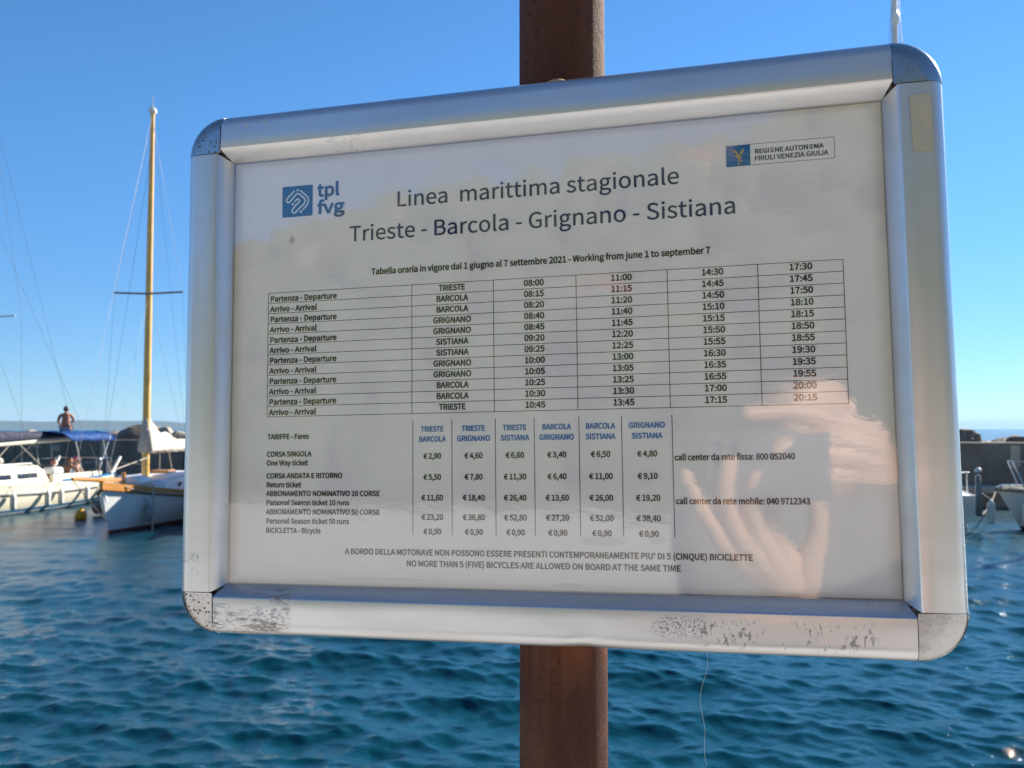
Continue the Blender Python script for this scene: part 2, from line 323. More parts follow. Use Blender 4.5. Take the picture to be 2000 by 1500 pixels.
# letter outlines (x, y pairs, 770 = capital height) for the print
GLYPHS = {
    ' ': (235, []),
    "'": (292, [[116, 507, 175, 507, 193, 703, 195, 810, 95, 810, 97, 703]]),
    '(': (355, [[251, -206, 310, -180, 235, -22, 191, 149, 176, 327, 191, 503, 235, 674, 310, 832, 251, 859, 168, 697, 115, 521, 97, 327, 115, 131, 168, -44]]),
    ')': (355, [[104, -206, 187, -44, 240, 131, 258, 327, 240, 521, 187, 697, 104, 859, 44, 832, 119, 674, 165, 503, 180, 327, 165, 149, 119, -22, 44, -180]]),
    ',': (292, [[79, -200, 161, -147, 213, -73, 232, 20, 222, 80, 195, 119, 151, 132, 115, 124, 89, 101, 79, 65, 89, 29, 114, 6, 149, -2, 161, -1, 147, -60, 112, -107, 56, -143]]),
    '-': (364, [[48, 257, 317, 257, 317, 331, 48, 331]]),
    '0': (583, [[292, -14, 373, 2, 439, 50, 489, 130, 521, 243, 532, 388, 521, 531, 489, 642, 439, 721, 373, 768, 292, 784, 211, 768, 144, 721, 94, 642, 63, 531, 53, 388, 63, 243, 94, 130, 144, 50, 211, 2], [292, 64, 243, 76, 203, 113, 172, 176, 152, 267, 145, 388, 152, 507, 172, 597, 203, 660, 243, 696, 292, 708, 341, 696, 381, 660, 412, 597, 432, 507, 439, 388, 432, 267, 412, 176, 381, 113, 341, 76]]),
    '1': (583, [[92, 0, 515, 0, 515, 80, 360, 80, 360, 770, 287, 770, 217, 738, 127, 715, 127, 654, 265, 654, 265, 80, 92, 80]]),
    '2': (583, [[46, 0, 530, 0, 530, 83, 317, 83, 191, 76, 292, 177, 376, 275, 439, 371, 480, 465, 494, 558, 484, 634, 454, 696, 407, 743, 345, 773, 269, 784, 180, 770, 107, 731, 42, 671, 98, 617, 144, 663, 198, 694, 257, 706, 309, 699, 349, 678, 377, 645, 394, 603, 399, 554, 386, 471, 345, 382, 275, 285, 176, 177, 46, 57]]),
    '3': (583, [[276, -14, 355, -4, 423, 24, 477, 69, 512, 130, 524, 206, 516, 265, 493, 314, 458, 354, 413, 383, 361, 401, 361, 407, 433, 446, 481, 508, 498, 591, 487, 658, 456, 712, 409, 751, 347, 775, 273, 784, 191, 772, 120, 739, 59, 692, 110, 631, 158, 670, 211, 696, 270, 706, 340, 691, 384, 648, 400, 584, 393, 537, 371, 496, 331, 465, 270, 444, 187, 437, 187, 363, 280, 356, 348, 336, 394, 304, 419, 261, 426, 209, 419, 160, 398, 121, 365, 91, 322, 73, 270, 66, 192, 79, 130, 111, 80, 154, 30, 92, 90, 40, 171, 1]]),
    '4': (583, [[357, 0, 447, 0, 447, 212, 550, 212, 550, 289, 447, 289, 447, 770, 341, 770, 21, 275, 21, 212, 357, 212], [357, 289, 121, 289, 296, 551, 358, 665, 362, 665, 357, 525]]),
    '5': (583, [[275, -14, 351, -2, 420, 31, 476, 85, 513, 158, 527, 250, 515, 341, 482, 410, 432, 458, 368, 487, 295, 496, 233, 488, 180, 465, 200, 688, 489, 688, 489, 770, 116, 770, 90, 411, 142, 378, 203, 412, 270, 423, 324, 416, 368, 393, 401, 357, 422, 308, 430, 248, 421, 186, 398, 135, 363, 98, 318, 74, 266, 66, 187, 78, 125, 110, 77, 151, 28, 88, 89, 39, 169, 1]]),
    '6': (583, [[316, -14, 385, -2, 446, 31, 494, 84, 526, 153, 538, 236, 528, 324, 500, 391, 455, 439, 396, 468, 324, 478, 262, 467, 202, 435, 149, 386, 161, 510, 190, 601, 233, 661, 286, 695, 348, 705, 393, 698, 435, 677, 470, 646, 524, 705, 476, 746, 416, 773, 343, 784, 257, 769, 179, 724, 116, 644, 74, 527, 59, 368, 71, 230, 107, 124, 162, 47, 233, 2], [151, 309, 204, 366, 257, 397, 308, 407, 358, 399, 397, 377, 425, 341, 441, 294, 446, 236, 440, 178, 422, 130, 394, 93, 358, 70, 316, 62, 263, 72, 219, 103, 186, 153, 163, 222]]),
    '7': (583, [[208, 0, 308, 0, 319, 168, 341, 314, 380, 448, 442, 578, 534, 712, 534, 770, 51, 770, 51, 688, 425, 688, 346, 564, 287, 439, 247, 308, 221, 164]]),
    '8': (583, [[294, -14, 374, -4, 441, 24, 491, 67, 523, 121, 535, 185, 516, 276, 469, 341, 405, 388, 405, 393, 452, 439, 491, 503, 507, 579, 498, 645, 471, 701, 427, 744, 369, 772, 296, 782, 228, 772, 170, 746, 125, 705, 96, 651, 85, 586, 100, 513, 137, 454, 189, 409, 189, 404, 121, 355, 69, 284, 48, 191, 60, 124, 94, 68, 146, 24, 214, -4], [347, 418, 293, 440, 246, 466, 207, 498, 182, 537, 172, 586, 188, 651, 232, 695, 295, 710, 365, 692, 410, 643, 425, 574, 416, 518, 390, 466], [295, 58, 243, 65, 198, 84, 164, 114, 141, 153, 133, 200, 147, 269, 184, 327, 239, 374, 303, 348, 358, 319, 403, 286, 433, 243, 443, 188, 425, 120, 373, 75]]),
    '9': (583, [[247, -14, 331, 1, 407, 48, 469, 131, 511, 253, 526, 418, 513, 550, 478, 652, 422, 725, 351, 769, 267, 784, 198, 772, 137, 739, 89, 687, 58, 617, 46, 534, 56, 448, 84, 380, 128, 331, 187, 302, 258, 292, 322, 304, 383, 336, 436, 386, 423, 261, 394, 170, 352, 110, 301, 76, 244, 66, 195, 73, 151, 93, 113, 125, 61, 65, 110, 25, 171, -3], [435, 466, 382, 407, 327, 374, 274, 363, 225, 371, 186, 394, 159, 429, 142, 476, 137, 534, 143, 593, 161, 641, 189, 678, 226, 701, 268, 709, 322, 699, 366, 669, 400, 620, 423, 553]]),
    ':': (292, [[146, 410, 181, 419, 206, 445, 215, 483, 206, 521, 181, 547, 146, 557, 111, 547, 86, 521, 77, 483, 86, 445, 111, 419], [146, -14, 181, -4, 206, 21, 215, 59, 206, 97, 181, 123, 146, 132, 111, 123, 86, 97, 77, 59, 86, 21, 111, -4]]),
    'A': (639, [[4, 0, 102, 0, 176, 235, 458, 235, 532, 0, 634, 0, 373, 770, 265, 770], [201, 312, 238, 431, 315, 691, 319, 691, 397, 431, 434, 312]]),
    'B': (690, [[106, 0, 351, 0, 447, 9, 528, 36, 590, 81, 629, 144, 643, 226, 635, 284, 614, 331, 581, 367, 538, 394, 486, 410, 486, 415, 548, 451, 586, 510, 599, 582, 586, 654, 550, 707, 494, 743, 421, 763, 334, 770, 106, 770], [203, 443, 203, 693, 321, 693, 387, 689, 438, 676, 474, 652, 496, 617, 503, 569, 497, 526, 476, 491, 440, 465, 387, 449, 317, 443], [203, 78, 203, 368, 337, 368, 411, 362, 470, 346, 512, 319, 538, 280, 547, 229, 538, 173, 511, 131, 468, 101, 410, 83, 337, 78]]),
    'C': (670, [[396, -14, 488, -1, 566, 37, 632, 97, 579, 159, 527, 112, 468, 82, 400, 71, 319, 86, 252, 127, 203, 192, 172, 280, 161, 388, 172, 494, 204, 580, 255, 644, 322, 685, 403, 699, 465, 689, 517, 664, 561, 626, 613, 689, 560, 736, 489, 770, 402, 784, 292, 766, 198, 715, 125, 633, 78, 522, 61, 384, 77, 247, 124, 136, 195, 54, 287, 4]]),
    'D': (723, [[106, 0, 303, 0, 429, 17, 529, 66, 601, 146, 646, 254, 661, 388, 646, 522, 601, 628, 528, 706, 427, 754, 298, 770, 106, 770], [203, 80, 203, 691, 290, 691, 388, 678, 464, 641, 518, 579, 550, 494, 561, 388, 550, 281, 518, 195, 464, 132, 388, 93, 290, 80]]),
    'E': (619, [[106, 0, 561, 0, 561, 83, 203, 83, 203, 363, 495, 363, 495, 446, 203, 446, 203, 688, 549, 688, 549, 770, 106, 770]]),
    'F': (580, [[106, 0, 203, 0, 203, 346, 497, 346, 497, 428, 203, 428, 203, 688, 549, 688, 549, 770, 106, 770]]),
    'G': (724, [[409, -14, 505, -2, 585, 30, 646, 76, 646, 399, 393, 399, 393, 318, 557, 318, 557, 117, 496, 83, 418, 71, 328, 86, 256, 127, 204, 192, 172, 280, 161, 388, 172, 494, 206, 580, 260, 644, 331, 685, 417, 699, 485, 689, 540, 663, 583, 626, 636, 689, 582, 734, 509, 769, 414, 784, 299, 766, 202, 715, 126, 633, 78, 522, 61, 384, 78, 247, 125, 136, 199, 54, 295, 4]]),
    'H': (765, [[106, 0, 203, 0, 203, 363, 562, 363, 562, 0, 660, 0, 660, 770, 562, 770, 562, 447, 203, 447, 203, 770, 106, 770]]),
    'I': (308, [[106, 0, 203, 0, 203, 770, 106, 770]]),
    'L': (570, [[106, 0, 540, 0, 540, 83, 203, 83, 203, 770, 106, 770]]),
    'M': (853, [[106, 0, 193, 0, 193, 426, 189, 540, 181, 653, 185, 653, 247, 478, 393, 78, 458, 78, 603, 478, 665, 653, 669, 653, 661, 540, 657, 426, 657, 0, 747, 0, 747, 770, 630, 770, 483, 358, 430, 197, 425, 197, 370, 358, 223, 770, 106, 770]]),
    'N': (759, [[106, 0, 197, 0, 197, 404, 193, 526, 186, 645, 190, 645, 273, 486, 554, 0, 653, 0, 653, 770, 561, 770, 561, 370, 565, 247, 575, 126, 569, 126, 486, 285, 205, 770, 106, 770]]),
    'O': (779, [[390, -14, 498, 4, 589, 56, 658, 140, 703, 251, 718, 388, 703, 524, 658, 634, 589, 715, 498, 766, 390, 784, 281, 766, 190, 715, 121, 634, 77, 524, 61, 388, 77, 251, 121, 140, 190, 56, 281, 4], [390, 71, 313, 86, 249, 127, 201, 193, 171, 281, 161, 388, 171, 494, 201, 580, 249, 644, 313, 685, 390, 699, 467, 685, 530, 644, 578, 580, 608, 494, 619, 388, 608, 281, 578, 193, 530, 127, 467, 86]]),
    'P': (665, [[106, 0, 203, 0, 203, 307, 330, 307, 424, 316, 503, 343, 562, 390, 600, 457, 613, 544, 600, 632, 562, 696, 501, 739, 422, 763, 326, 770, 106, 770], [203, 386, 203, 691, 313, 691, 386, 687, 443, 672, 484, 644, 509, 603, 517, 544, 509, 485, 486, 441, 446, 410, 390, 391, 317, 386]]),
    'Q': (779, [[390, 67, 313, 82, 249, 123, 201, 190, 171, 279, 161, 388, 171, 494, 201, 580, 249, 644, 313, 685, 390, 699, 467, 685, 530, 644, 578, 580, 608, 494, 619, 388, 608, 279, 578, 190, 530, 123, 467, 82], [625, -193, 689, -188, 735, -175, 716, -101, 681, -109, 636, -112, 557, -101, 492, -66, 446, -9, 537, 21, 613, 79, 670, 160, 706, 264, 718, 388, 703, 524, 658, 634, 589, 715, 498, 766, 390, 784, 281, 766, 190, 715, 121, 634, 77, 524, 61, 388, 74, 262, 112, 157, 171, 75, 249, 18, 342, -11, 375, -70, 420, -120, 477, -159, 545, -184]]),
    'R': (667, [[203, 404, 203, 691, 332, 691, 398, 687, 450, 672, 488, 646, 511, 608, 519, 555, 511, 500, 488, 458, 450, 428, 398, 410, 332, 404], [528, 0, 638, 0, 442, 337, 500, 358, 548, 390, 584, 433, 608, 488, 616, 555, 603, 638, 566, 699, 509, 740, 435, 763, 347, 770, 106, 770, 106, 0, 203, 0, 203, 327, 341, 327]]),
    'S': (626, [[319, -14, 408, -3, 481, 28, 535, 75, 569, 135, 581, 205, 573, 266, 551, 316, 517, 354, 473, 385, 422, 411, 313, 458, 253, 486, 205, 526, 185, 587, 203, 646, 253, 685, 329, 699, 396, 690, 454, 665, 504, 627, 555, 689, 493, 738, 416, 771, 329, 784, 250, 774, 183, 746, 131, 703, 98, 647, 86, 580, 96, 519, 121, 471, 157, 433, 199, 404, 243, 382, 353, 334, 419, 302, 465, 260, 482, 196, 475, 155, 455, 120, 421, 94, 376, 77, 320, 71, 242, 83, 170, 117, 108, 167, 50, 100, 125, 40, 216, 0]]),
    'T': (629, [[266, 0, 363, 0, 363, 688, 597, 688, 597, 770, 33, 770, 33, 688, 266, 688]]),
    'U': (757, [[379, -14, 468, -3, 544, 32, 603, 94, 642, 188, 655, 317, 655, 770, 562, 770, 562, 315, 553, 219, 527, 149, 488, 104, 437, 79, 379, 71, 322, 79, 272, 104, 234, 149, 209, 219, 200, 315, 200, 770, 103, 770, 103, 317, 117, 188, 155, 94, 214, 32, 290, -3]]),
    'V': (604, [[247, 0, 359, 0, 604, 770, 505, 770, 381, 353, 307, 99, 303, 99, 228, 353, 103, 770, 1, 770]]),
    'W': (922, [[190, 0, 306, 0, 420, 464, 459, 640, 463, 640, 501, 464, 618, 0, 735, 0, 894, 770, 801, 770, 718, 351, 676, 101, 670, 101, 616, 351, 508, 770, 419, 770, 313, 351, 258, 101, 254, 101, 208, 351, 127, 770, 27, 770]]),
    'Y': (558, [[230, 0, 327, 0, 327, 298, 559, 770, 458, 770, 359, 553, 282, 383, 277, 383, 202, 553, 102, 770, -1, 770, 230, 298]]),
    'Z': (633, [[53, 0, 584, 0, 584, 83, 172, 83, 579, 712, 579, 770, 89, 770, 89, 688, 459, 688, 53, 59]]),
    'a': (591, [[228, -14, 296, -2, 359, 27, 417, 68, 420, 68, 429, 0, 507, 0, 507, 351, 500, 430, 478, 495, 440, 543, 384, 574, 310, 585, 222, 573, 146, 545, 86, 511, 123, 444, 173, 474, 230, 496, 294, 505, 342, 497, 376, 476, 397, 444, 409, 405, 412, 361, 282, 341, 184, 310, 115, 269, 75, 215, 62, 148, 70, 92, 93, 47, 128, 14, 174, -7], [255, 64, 204, 73, 168, 102, 154, 154, 163, 195, 190, 230, 238, 259, 311, 281, 412, 297, 412, 139, 359, 97, 308, 72]]),
    'b': (649, [[348, -14, 423, 0, 491, 38, 546, 101, 582, 187, 596, 294, 586, 392, 558, 473, 512, 533, 449, 572, 369, 585, 305, 574, 245, 546, 189, 505, 193, 607, 193, 836, 97, 836, 97, 0, 173, 0, 182, 59, 186, 59, 238, 20, 293, -5], [332, 67, 290, 73, 243, 91, 193, 126, 193, 426, 246, 469, 296, 495, 345, 504, 402, 494, 445, 466, 474, 422, 491, 364, 496, 293, 488, 216, 465, 153, 430, 106, 385, 77]]),
    'c': (536, [[321, -14, 388, -5, 451, 20, 506, 58, 464, 123, 425, 94, 380, 74, 330, 66, 271, 76, 222, 105, 185, 151, 162, 212, 153, 285, 162, 358, 187, 419, 225, 465, 274, 494, 333, 504, 394, 491, 446, 455, 495, 518, 451, 551, 396, 576, 329, 585, 244, 572, 169, 534, 109, 473, 69, 389, 55, 285, 68, 181, 105, 98, 162, 37, 236, -1]]),
    'd': (651, [[291, -14, 356, -2, 415, 27, 464, 67, 467, 67, 476, 0, 555, 0, 555, 836, 458, 836, 458, 617, 463, 519, 414, 554, 363, 577, 303, 585, 227, 572, 159, 533, 105, 470, 69, 387, 56, 285, 66, 181, 97, 98, 146, 37, 212, -1], [312, 67, 257, 77, 213, 105, 181, 149, 161, 210, 154, 286, 163, 358, 186, 419, 222, 465, 267, 494, 319, 504, 366, 498, 412, 479, 458, 444, 458, 145, 411, 101, 363, 76]]),
    'e': (582, [[328, -14, 399, -6, 461, 15, 515, 44, 481, 108, 414, 75, 338, 63, 278, 72, 227, 98, 187, 140, 161, 195, 149, 263, 534, 263, 538, 317, 528, 408, 500, 482, 453, 538, 390, 573, 310, 585, 233, 572, 164, 533, 107, 471, 69, 387, 55, 285, 68, 181, 107, 98, 166, 37, 241, -1], [148, 331, 162, 393, 187, 442, 223, 479, 265, 501, 312, 508, 361, 501, 400, 479, 430, 443, 448, 394, 454, 331]]),
    'f': (341, [[35, 493, 112, 493, 112, 0, 208, 0, 208, 493, 329, 493, 329, 570, 208, 570, 208, 661, 217, 723, 244, 760, 289, 773, 321, 769, 353, 757, 374, 832, 330, 845, 278, 850, 218, 841, 171, 817, 138, 778, 119, 726, 112, 662, 112, 570, 35, 565]]),
    'g': (592, [[289, -263, 387, -252, 467, -224, 527, -180, 565, -126, 578, -65, 570, -15, 546, 23, 506, 50, 450, 65, 379, 70, 267, 70, 207, 79, 176, 100, 167, 132, 178, 172, 204, 201, 245, 186, 288, 181, 355, 190, 412, 215, 457, 257, 486, 312, 497, 379, 491, 426, 475, 466, 451, 497, 567, 497, 567, 570, 369, 570, 333, 581, 288, 585, 222, 576, 163, 549, 117, 507, 86, 450, 75, 381, 86, 318, 113, 266, 149, 228, 149, 224, 119, 197, 96, 161, 86, 118, 93, 77, 111, 46, 138, 24, 138, 19, 92, -18, 63, -62, 54, -110, 65, -164, 96, -206, 146, -237, 211, -256], [288, 246, 228, 262, 184, 309, 167, 381, 184, 453, 227, 499, 288, 515, 350, 499, 393, 453, 410, 381, 393, 309, 349, 262], [303, -196, 214, -184, 157, -150, 138, -97, 143, -64, 162, -31, 195, 0, 269, -8, 368, -8, 431, -15, 470, -38, 483, -81, 461, -137, 398, -180]]),
    'i': (289, [[97, 0, 193, 0, 193, 570, 97, 570], [145, 688, 178, 696, 201, 718, 209, 752, 201, 785, 178, 806, 145, 814, 112, 806, 90, 785, 82, 752, 90, 718, 112, 696]]),
    'j': (289, [[37, -254, 97, -246, 141, -221, 171, -182, 188, -130, 193, -65, 193, 570, 98, 570, 98, -65, 92, -125, 71, -164, 27, -178, -2, -174, -27, -167, -46, -239, -10, -250], [145, 688, 178, 696, 201, 718, 209, 752, 201, 785, 178, 806, 145, 814, 112, 806, 89, 785, 81, 752, 89, 718, 112, 696]]),
    'k': (580, [[97, 0, 191, 0, 191, 150, 298, 275, 465, 0, 569, 0, 354, 340, 544, 570, 437, 570, 195, 270, 191, 270, 191, 836, 97, 836]]),
    'l': (298, [[197, -14, 230, -11, 253, -5, 239, 68, 220, 66, 201, 76, 193, 107, 193, 836, 97, 836, 97, 113, 107, 45, 140, 1]]),
    'm': (973, [[97, 0, 193, 0, 193, 414, 244, 463, 291, 492, 336, 501, 375, 495, 405, 478, 426, 449, 438, 406, 442, 349, 442, 0, 538, 0, 538, 414, 589, 463, 637, 492, 682, 501, 721, 495, 750, 478, 771, 449, 784, 406, 788, 349, 788, 0, 883, 0, 883, 361, 877, 440, 856, 503, 822, 548, 774, 576, 711, 585, 644, 571, 582, 533, 522, 476, 491, 534, 439, 572, 364, 585, 299, 572, 240, 537, 187, 487, 185, 487, 175, 570, 97, 570]]),
    'n': (641, [[97, 0, 193, 0, 193, 414, 246, 462, 295, 491, 349, 501, 389, 495, 419, 478, 441, 449, 453, 406, 457, 349, 457, 0, 553, 0, 553, 361, 546, 440, 526, 503, 491, 548, 442, 576, 378, 585, 306, 572, 243, 537, 187, 487, 185, 487, 175, 570, 97, 570]]),
    'o': (637, [[318, -14, 399, -1, 471, 37, 529, 98, 568, 181, 582, 285, 568, 389, 529, 473, 471, 534, 399, 572, 318, 585, 237, 572, 165, 534, 107, 473, 69, 389, 55, 285, 69, 181, 107, 98, 165, 37, 237, -1], [318, 66, 263, 76, 218, 105, 183, 151, 161, 212, 153, 285, 161, 358, 183, 419, 218, 465, 263, 494, 318, 504, 373, 494, 419, 465, 454, 419, 476, 358, 484, 285, 476, 212, 454, 151, 419, 105, 373, 76]]),
    'p': (651, [[97, -241, 193, -241, 193, -47, 190, 53, 242, 16, 295, -6, 348, -14, 423, 0, 491, 38, 546, 101, 582, 187, 596, 294, 586, 392, 558, 473, 512, 533, 449, 572, 369, 585, 304, 574, 242, 544, 187, 504, 185, 504, 175, 570, 97, 570], [332, 67, 290, 73, 243, 91, 193, 126, 193, 426, 246, 469, 296, 495, 345, 504, 402, 494, 445, 466, 474, 422, 491, 364, 496, 293, 488, 216, 465, 153, 430, 106, 385, 77]]),
    'r': (408, [[97, 0, 193, 0, 193, 367, 237, 444, 286, 486, 336, 499, 366, 497, 392, 489, 410, 572, 382, 582, 349, 585, 288, 570, 233, 529, 187, 466, 185, 466, 175, 570, 97, 570]]),
    's': (492, [[246, -14, 319, -5, 377, 19, 419, 56, 444, 102, 453, 155, 443, 212, 416, 254, 376, 285, 329, 309, 279, 329, 219, 353, 174, 383, 157, 428, 168, 469, 203, 499, 263, 511, 310, 504, 352, 486, 392, 460, 438, 520, 389, 553, 329, 576, 262, 585, 193, 577, 138, 554, 98, 519, 74, 475, 65, 423, 75, 371, 101, 332, 138, 301, 183, 277, 231, 258, 293, 233, 342, 199, 361, 150, 349, 105, 312, 73, 249, 61, 186, 70, 131, 93, 80, 129, 34, 65, 94, 25, 167, -3]]),
    't': (396, [[275, -14, 329, -7, 381, 7, 362, 80, 331, 69, 297, 64, 245, 77, 217, 114, 209, 173, 209, 493, 364, 493, 364, 570, 209, 570, 209, 731, 129, 731, 119, 570, 28, 565, 28, 493, 113, 493, 113, 176, 119, 113, 136, 60, 166, 20, 212, -5]]),
    'u': (638, [[264, -14, 335, -1, 396, 35, 452, 89, 455, 89, 462, 0, 542, 0, 542, 570, 446, 570, 446, 166, 395, 111, 346, 79, 292, 69, 252, 75, 222, 92, 201, 122, 189, 164, 185, 221, 185, 570, 88, 570, 88, 209, 95, 130, 115, 68, 150, 23, 199, -5]]),
    'v': (547, [[220, 0, 332, 0, 534, 570, 439, 570, 331, 246, 278, 78, 273, 78, 221, 246, 113, 570, 14, 570]]),
    'y': (547, [[106, -246, 168, -236, 219, -208, 260, -166, 293, -112, 319, -48, 534, 570, 440, 570, 337, 254, 291, 92, 286, 92, 229, 254, 113, 570, 14, 570, 243, -1, 230, -44, 200, -107, 158, -151, 102, -167, 58, -158, 39, -234, 69, -243]]),
    'z': (499, [[37, 0, 468, 0, 468, 78, 158, 78, 459, 519, 459, 570, 69, 570, 69, 493, 337, 493, 37, 51]]),
    '€': (583, [[26, 411, 97, 411, 96, 374, 97, 331, 26, 327, 26, 275, 103, 275, 128, 175, 169, 95, 225, 35, 294, -1, 374, -14, 453, -1, 520, 36, 576, 96, 520, 146, 478, 100, 433, 73, 380, 64, 327, 73, 282, 101, 245, 144, 218, 203, 201, 275, 453, 275, 453, 332, 194, 332, 193, 376, 194, 411, 499, 411, 499, 468, 200, 468, 217, 544, 244, 604, 282, 649, 330, 676, 388, 686, 434, 677, 474, 653, 508, 617, 564, 670, 517, 717, 457, 750, 390, 763, 304, 750, 230, 712, 171, 651, 128, 570, 102, 468, 26, 462]]),
}

# ------------------------------------------------------------ the sign: frame, poster, print
SX = Vector((0.96965661, -0.24382535, 0.01775554)); SYD = Vector((0.00967222, -0.03430951, -0.99936445)); SN = Vector((0.24427957, 0.96921208, -0.03091011))
def sign_matrix(off=0.0):
    M = Matrix.Identity(4)
    for r in range(3):
        M[r][0] = SX[r]; M[r][1] = -SYD[r]; M[r][2] = -SN[r]
    c = Vector((0.01243465, 0.54483595, 0.04224403 + EYE)) - SN * off
    M.translation = c
    return M

def m_frame():
    n = NT('anodised_aluminium'); v = n.coord('Object')
    x, y, z = n.xyz(v)[0:3]
    def reg(x0, x1, y0, y1, s=0.006):
        return n.mul(n.ss(x, x0 - s, x0 + s), n.ss(x, x1 - s, x1 + s, 1, 0), n.ss(y, y0 - s, y0 + s), n.ss(y, y1 - s, y1 + s, 1, 0))
    def band(f, lo, hi): return n.ss(f, lo, hi)
    base = (0.62, 0.645, 0.68)
    grain = n.noise(n.coord('Object', scale=(1, 1, 1)), 700, 2, 0.6)
    smear = n.noise(n.coord('Object', scale=(0.35, 1.2, 1)), 22, 4, 0.6)
    # scrapes at the lower left: long horizontal gouges plus fine abrasion
    h = n.noise(n.coord('Object', scale=(0.16, 1.0, 1), loc=(3, 0, 0)), 210, 5, 0.62, 0.5)
    hf = n.noise(n.coord('Object', scale=(0.5, 1.0, 1)), 900, 4, 0.7)
    big = n.noise(v, 55, 2, 0.5)
    s1 = n.mul(reg(-0.207, -0.153, -0.170, -0.149, 0.003), n.ss(big, 0.34, 0.5), n.math('MAXIMUM', n.mul(n.ss(h, 0.52, 0.57), n.ss(hf, 0.40, 0.52, 0.25, 1.0)), n.mul(n.ss(hf, 0.51, 0.58), 0.5)))
    s1b = n.mul(reg(-0.184, -0.153, -0.1475, -0.1395, 0.0035), n.ss(n.noise(n.coord('Object', scale=(0.22, 1, 1)), 150, 4, 0.7, 1.0), 0.46, 0.56))
    # scrapes at the lower right: short upright nicks
    up = n.noise(n.coord('Object', scale=(1.0, 0.42, 1)), 620, 3, 0.6, 0.3)
    upm = n.noise(n.coord('Object', scale=(0.8, 1, 1), loc=(0, 5, 0)), 70, 2, 0.5)
    s2 = n.mul(reg(0.088, 0.185, -0.163, -0.1495, 0.003), n.ss(upm, 0.42, 0.52), n.ss(up, 0.55, 0.60))
    s2b = n.mul(reg(0.070, 0.098, -0.158, -0.1470, 0.004), n.ss(n.noise(v, 900, 3, 0.7), 0.50, 0.57), n.ss(big, 0.36, 0.5))
    s3 = n.mul(reg(-0.2315, -0.2165, -0.130, -0.116, 0.002), n.ss(n.noise(v, 720, 4, 0.65), 0.555, 0.62), n.ss(n.noise(v, 110, 2), 0.42, 0.56))
    d1 = n.mul(reg(-0.200, -0.165, 0.150, 0.168, 0.006), n.ss(n.noise(v, 260, 4, 0.65), 0.53, 0.66), 0.42)
    d2 = n.mul(reg(-0.130, -0.105, 0.137, 0.146, 0.003), n.ss(n.noise(v, 500, 4, 0.65), 0.53, 0.62), 0.35)
    fine = n.mul(n.ss(n.vor(v, 330), 0.035, 0.075, 1, 0), n.ss(n.noise(v, 40, 2), 0.6, 0.7), 0.7)
    under = n.mul(n.ss(y, -0.1665, -0.1610, 1, 0), n.ss(n.noise(n.coord('Object', scale=(0.25, 1, 1)), 60, 3, 0.6), 0.35, 0.65), 0.18)
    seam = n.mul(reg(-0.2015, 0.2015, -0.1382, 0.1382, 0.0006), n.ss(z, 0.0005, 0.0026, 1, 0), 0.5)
    dirt = n.math('MINIMUM', n.math('ADD', n.math('ADD', n.math('ADD', s1, s1b), n.math('ADD', s2, s2b)), n.math('ADD', n.math('ADD', s3, fine), n.math('ADD', d1, d2))), 1.0)
    c = n.mix(n.ss(smear, 0.35, 0.7), base, (0.56, 0.58, 0.60))
    c = n.mix(under, c, (0.30, 0.22, 0.13))
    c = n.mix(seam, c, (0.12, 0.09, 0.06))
    c = n.mix(n.mul(dirt, 0.74), c, (0.17, 0.115, 0.08))
    met = n.ss(dirt, 0.0, 0.7, 0.80, 0.05)
    rough = n.math('ADD', n.ss(smear, 0.3, 0.7, 0.27, 0.36), n.mul(dirt, 0.35))
    side = n.math('GREATER_THAN', n.math('ABSOLUTE', x), 0.2015)
    ln = n.math('ADD', n.mul(side, n.noise(n.coord('Object', scale=(1, 0.012, 1)), 1400, 2, 0.5)), n.mul(n.math('SUBTRACT', 1.0, side), n.noise(n.coord('Object', scale=(0.012, 1, 1)), 1400, 2, 0.5)))
    hgt = n.math('SUBTRACT', n.math('ADD', n.mul(grain, 0.05), n.mul(ln, 0.10)), dirt)
    n.set(color=c, metal=met, rough=rough, normal=n.bump(hgt, 0.35, 0.0004))
    return n.m
def m_cap():
    n = NT('satin_cap'); v = n.coord('Object'); x, y, z = n.xyz(v)[0:3]
    left = n.ss(x, -0.1, 0.1, 1, 0.12)
    pit = n.mul(n.ss(n.vor(v, 235, 1.0, '2D'), 0.10, 0.20, 1, 0), n.ss(n.noise(v, 120, 2), 0.40, 0.46), left)
    pit2 = n.mul(n.ss(n.vor(v, 560, 1.0, '2D'), 0.10, 0.22, 1, 0), n.ss(n.noise(v, 130, 2), 0.48, 0.55), left, 0.8)
    d = n.math('MAXIMUM', pit, pit2)
    sm = n.noise(v, 60, 3, 0.6)
    n.set(color=n.mix(d, n.mix(n.ss(sm, 0.4, 0.7), (0.43, 0.44, 0.46), (0.36, 0.36, 0.36)), (0.03, 0.027, 0.025)), metal=n.ss(d, 0, 1, 0.92, 0.0),
          rough=n.math('ADD', n.ss(sm, 0.3, 0.7, 0.17, 0.28), n.mul(d, 0.4)), normal=n.bump(d, -0.4, 0.0005))
    return n.m
M_FRAME, M_CAP = m_frame(), m_cap()
M_DARK = simple('grey_gasket', (0.20, 0.20, 0.20), 0.5)
M_BACK = simple('galvanised_back', (0.35, 0.36, 0.37), 0.5, 0.6)

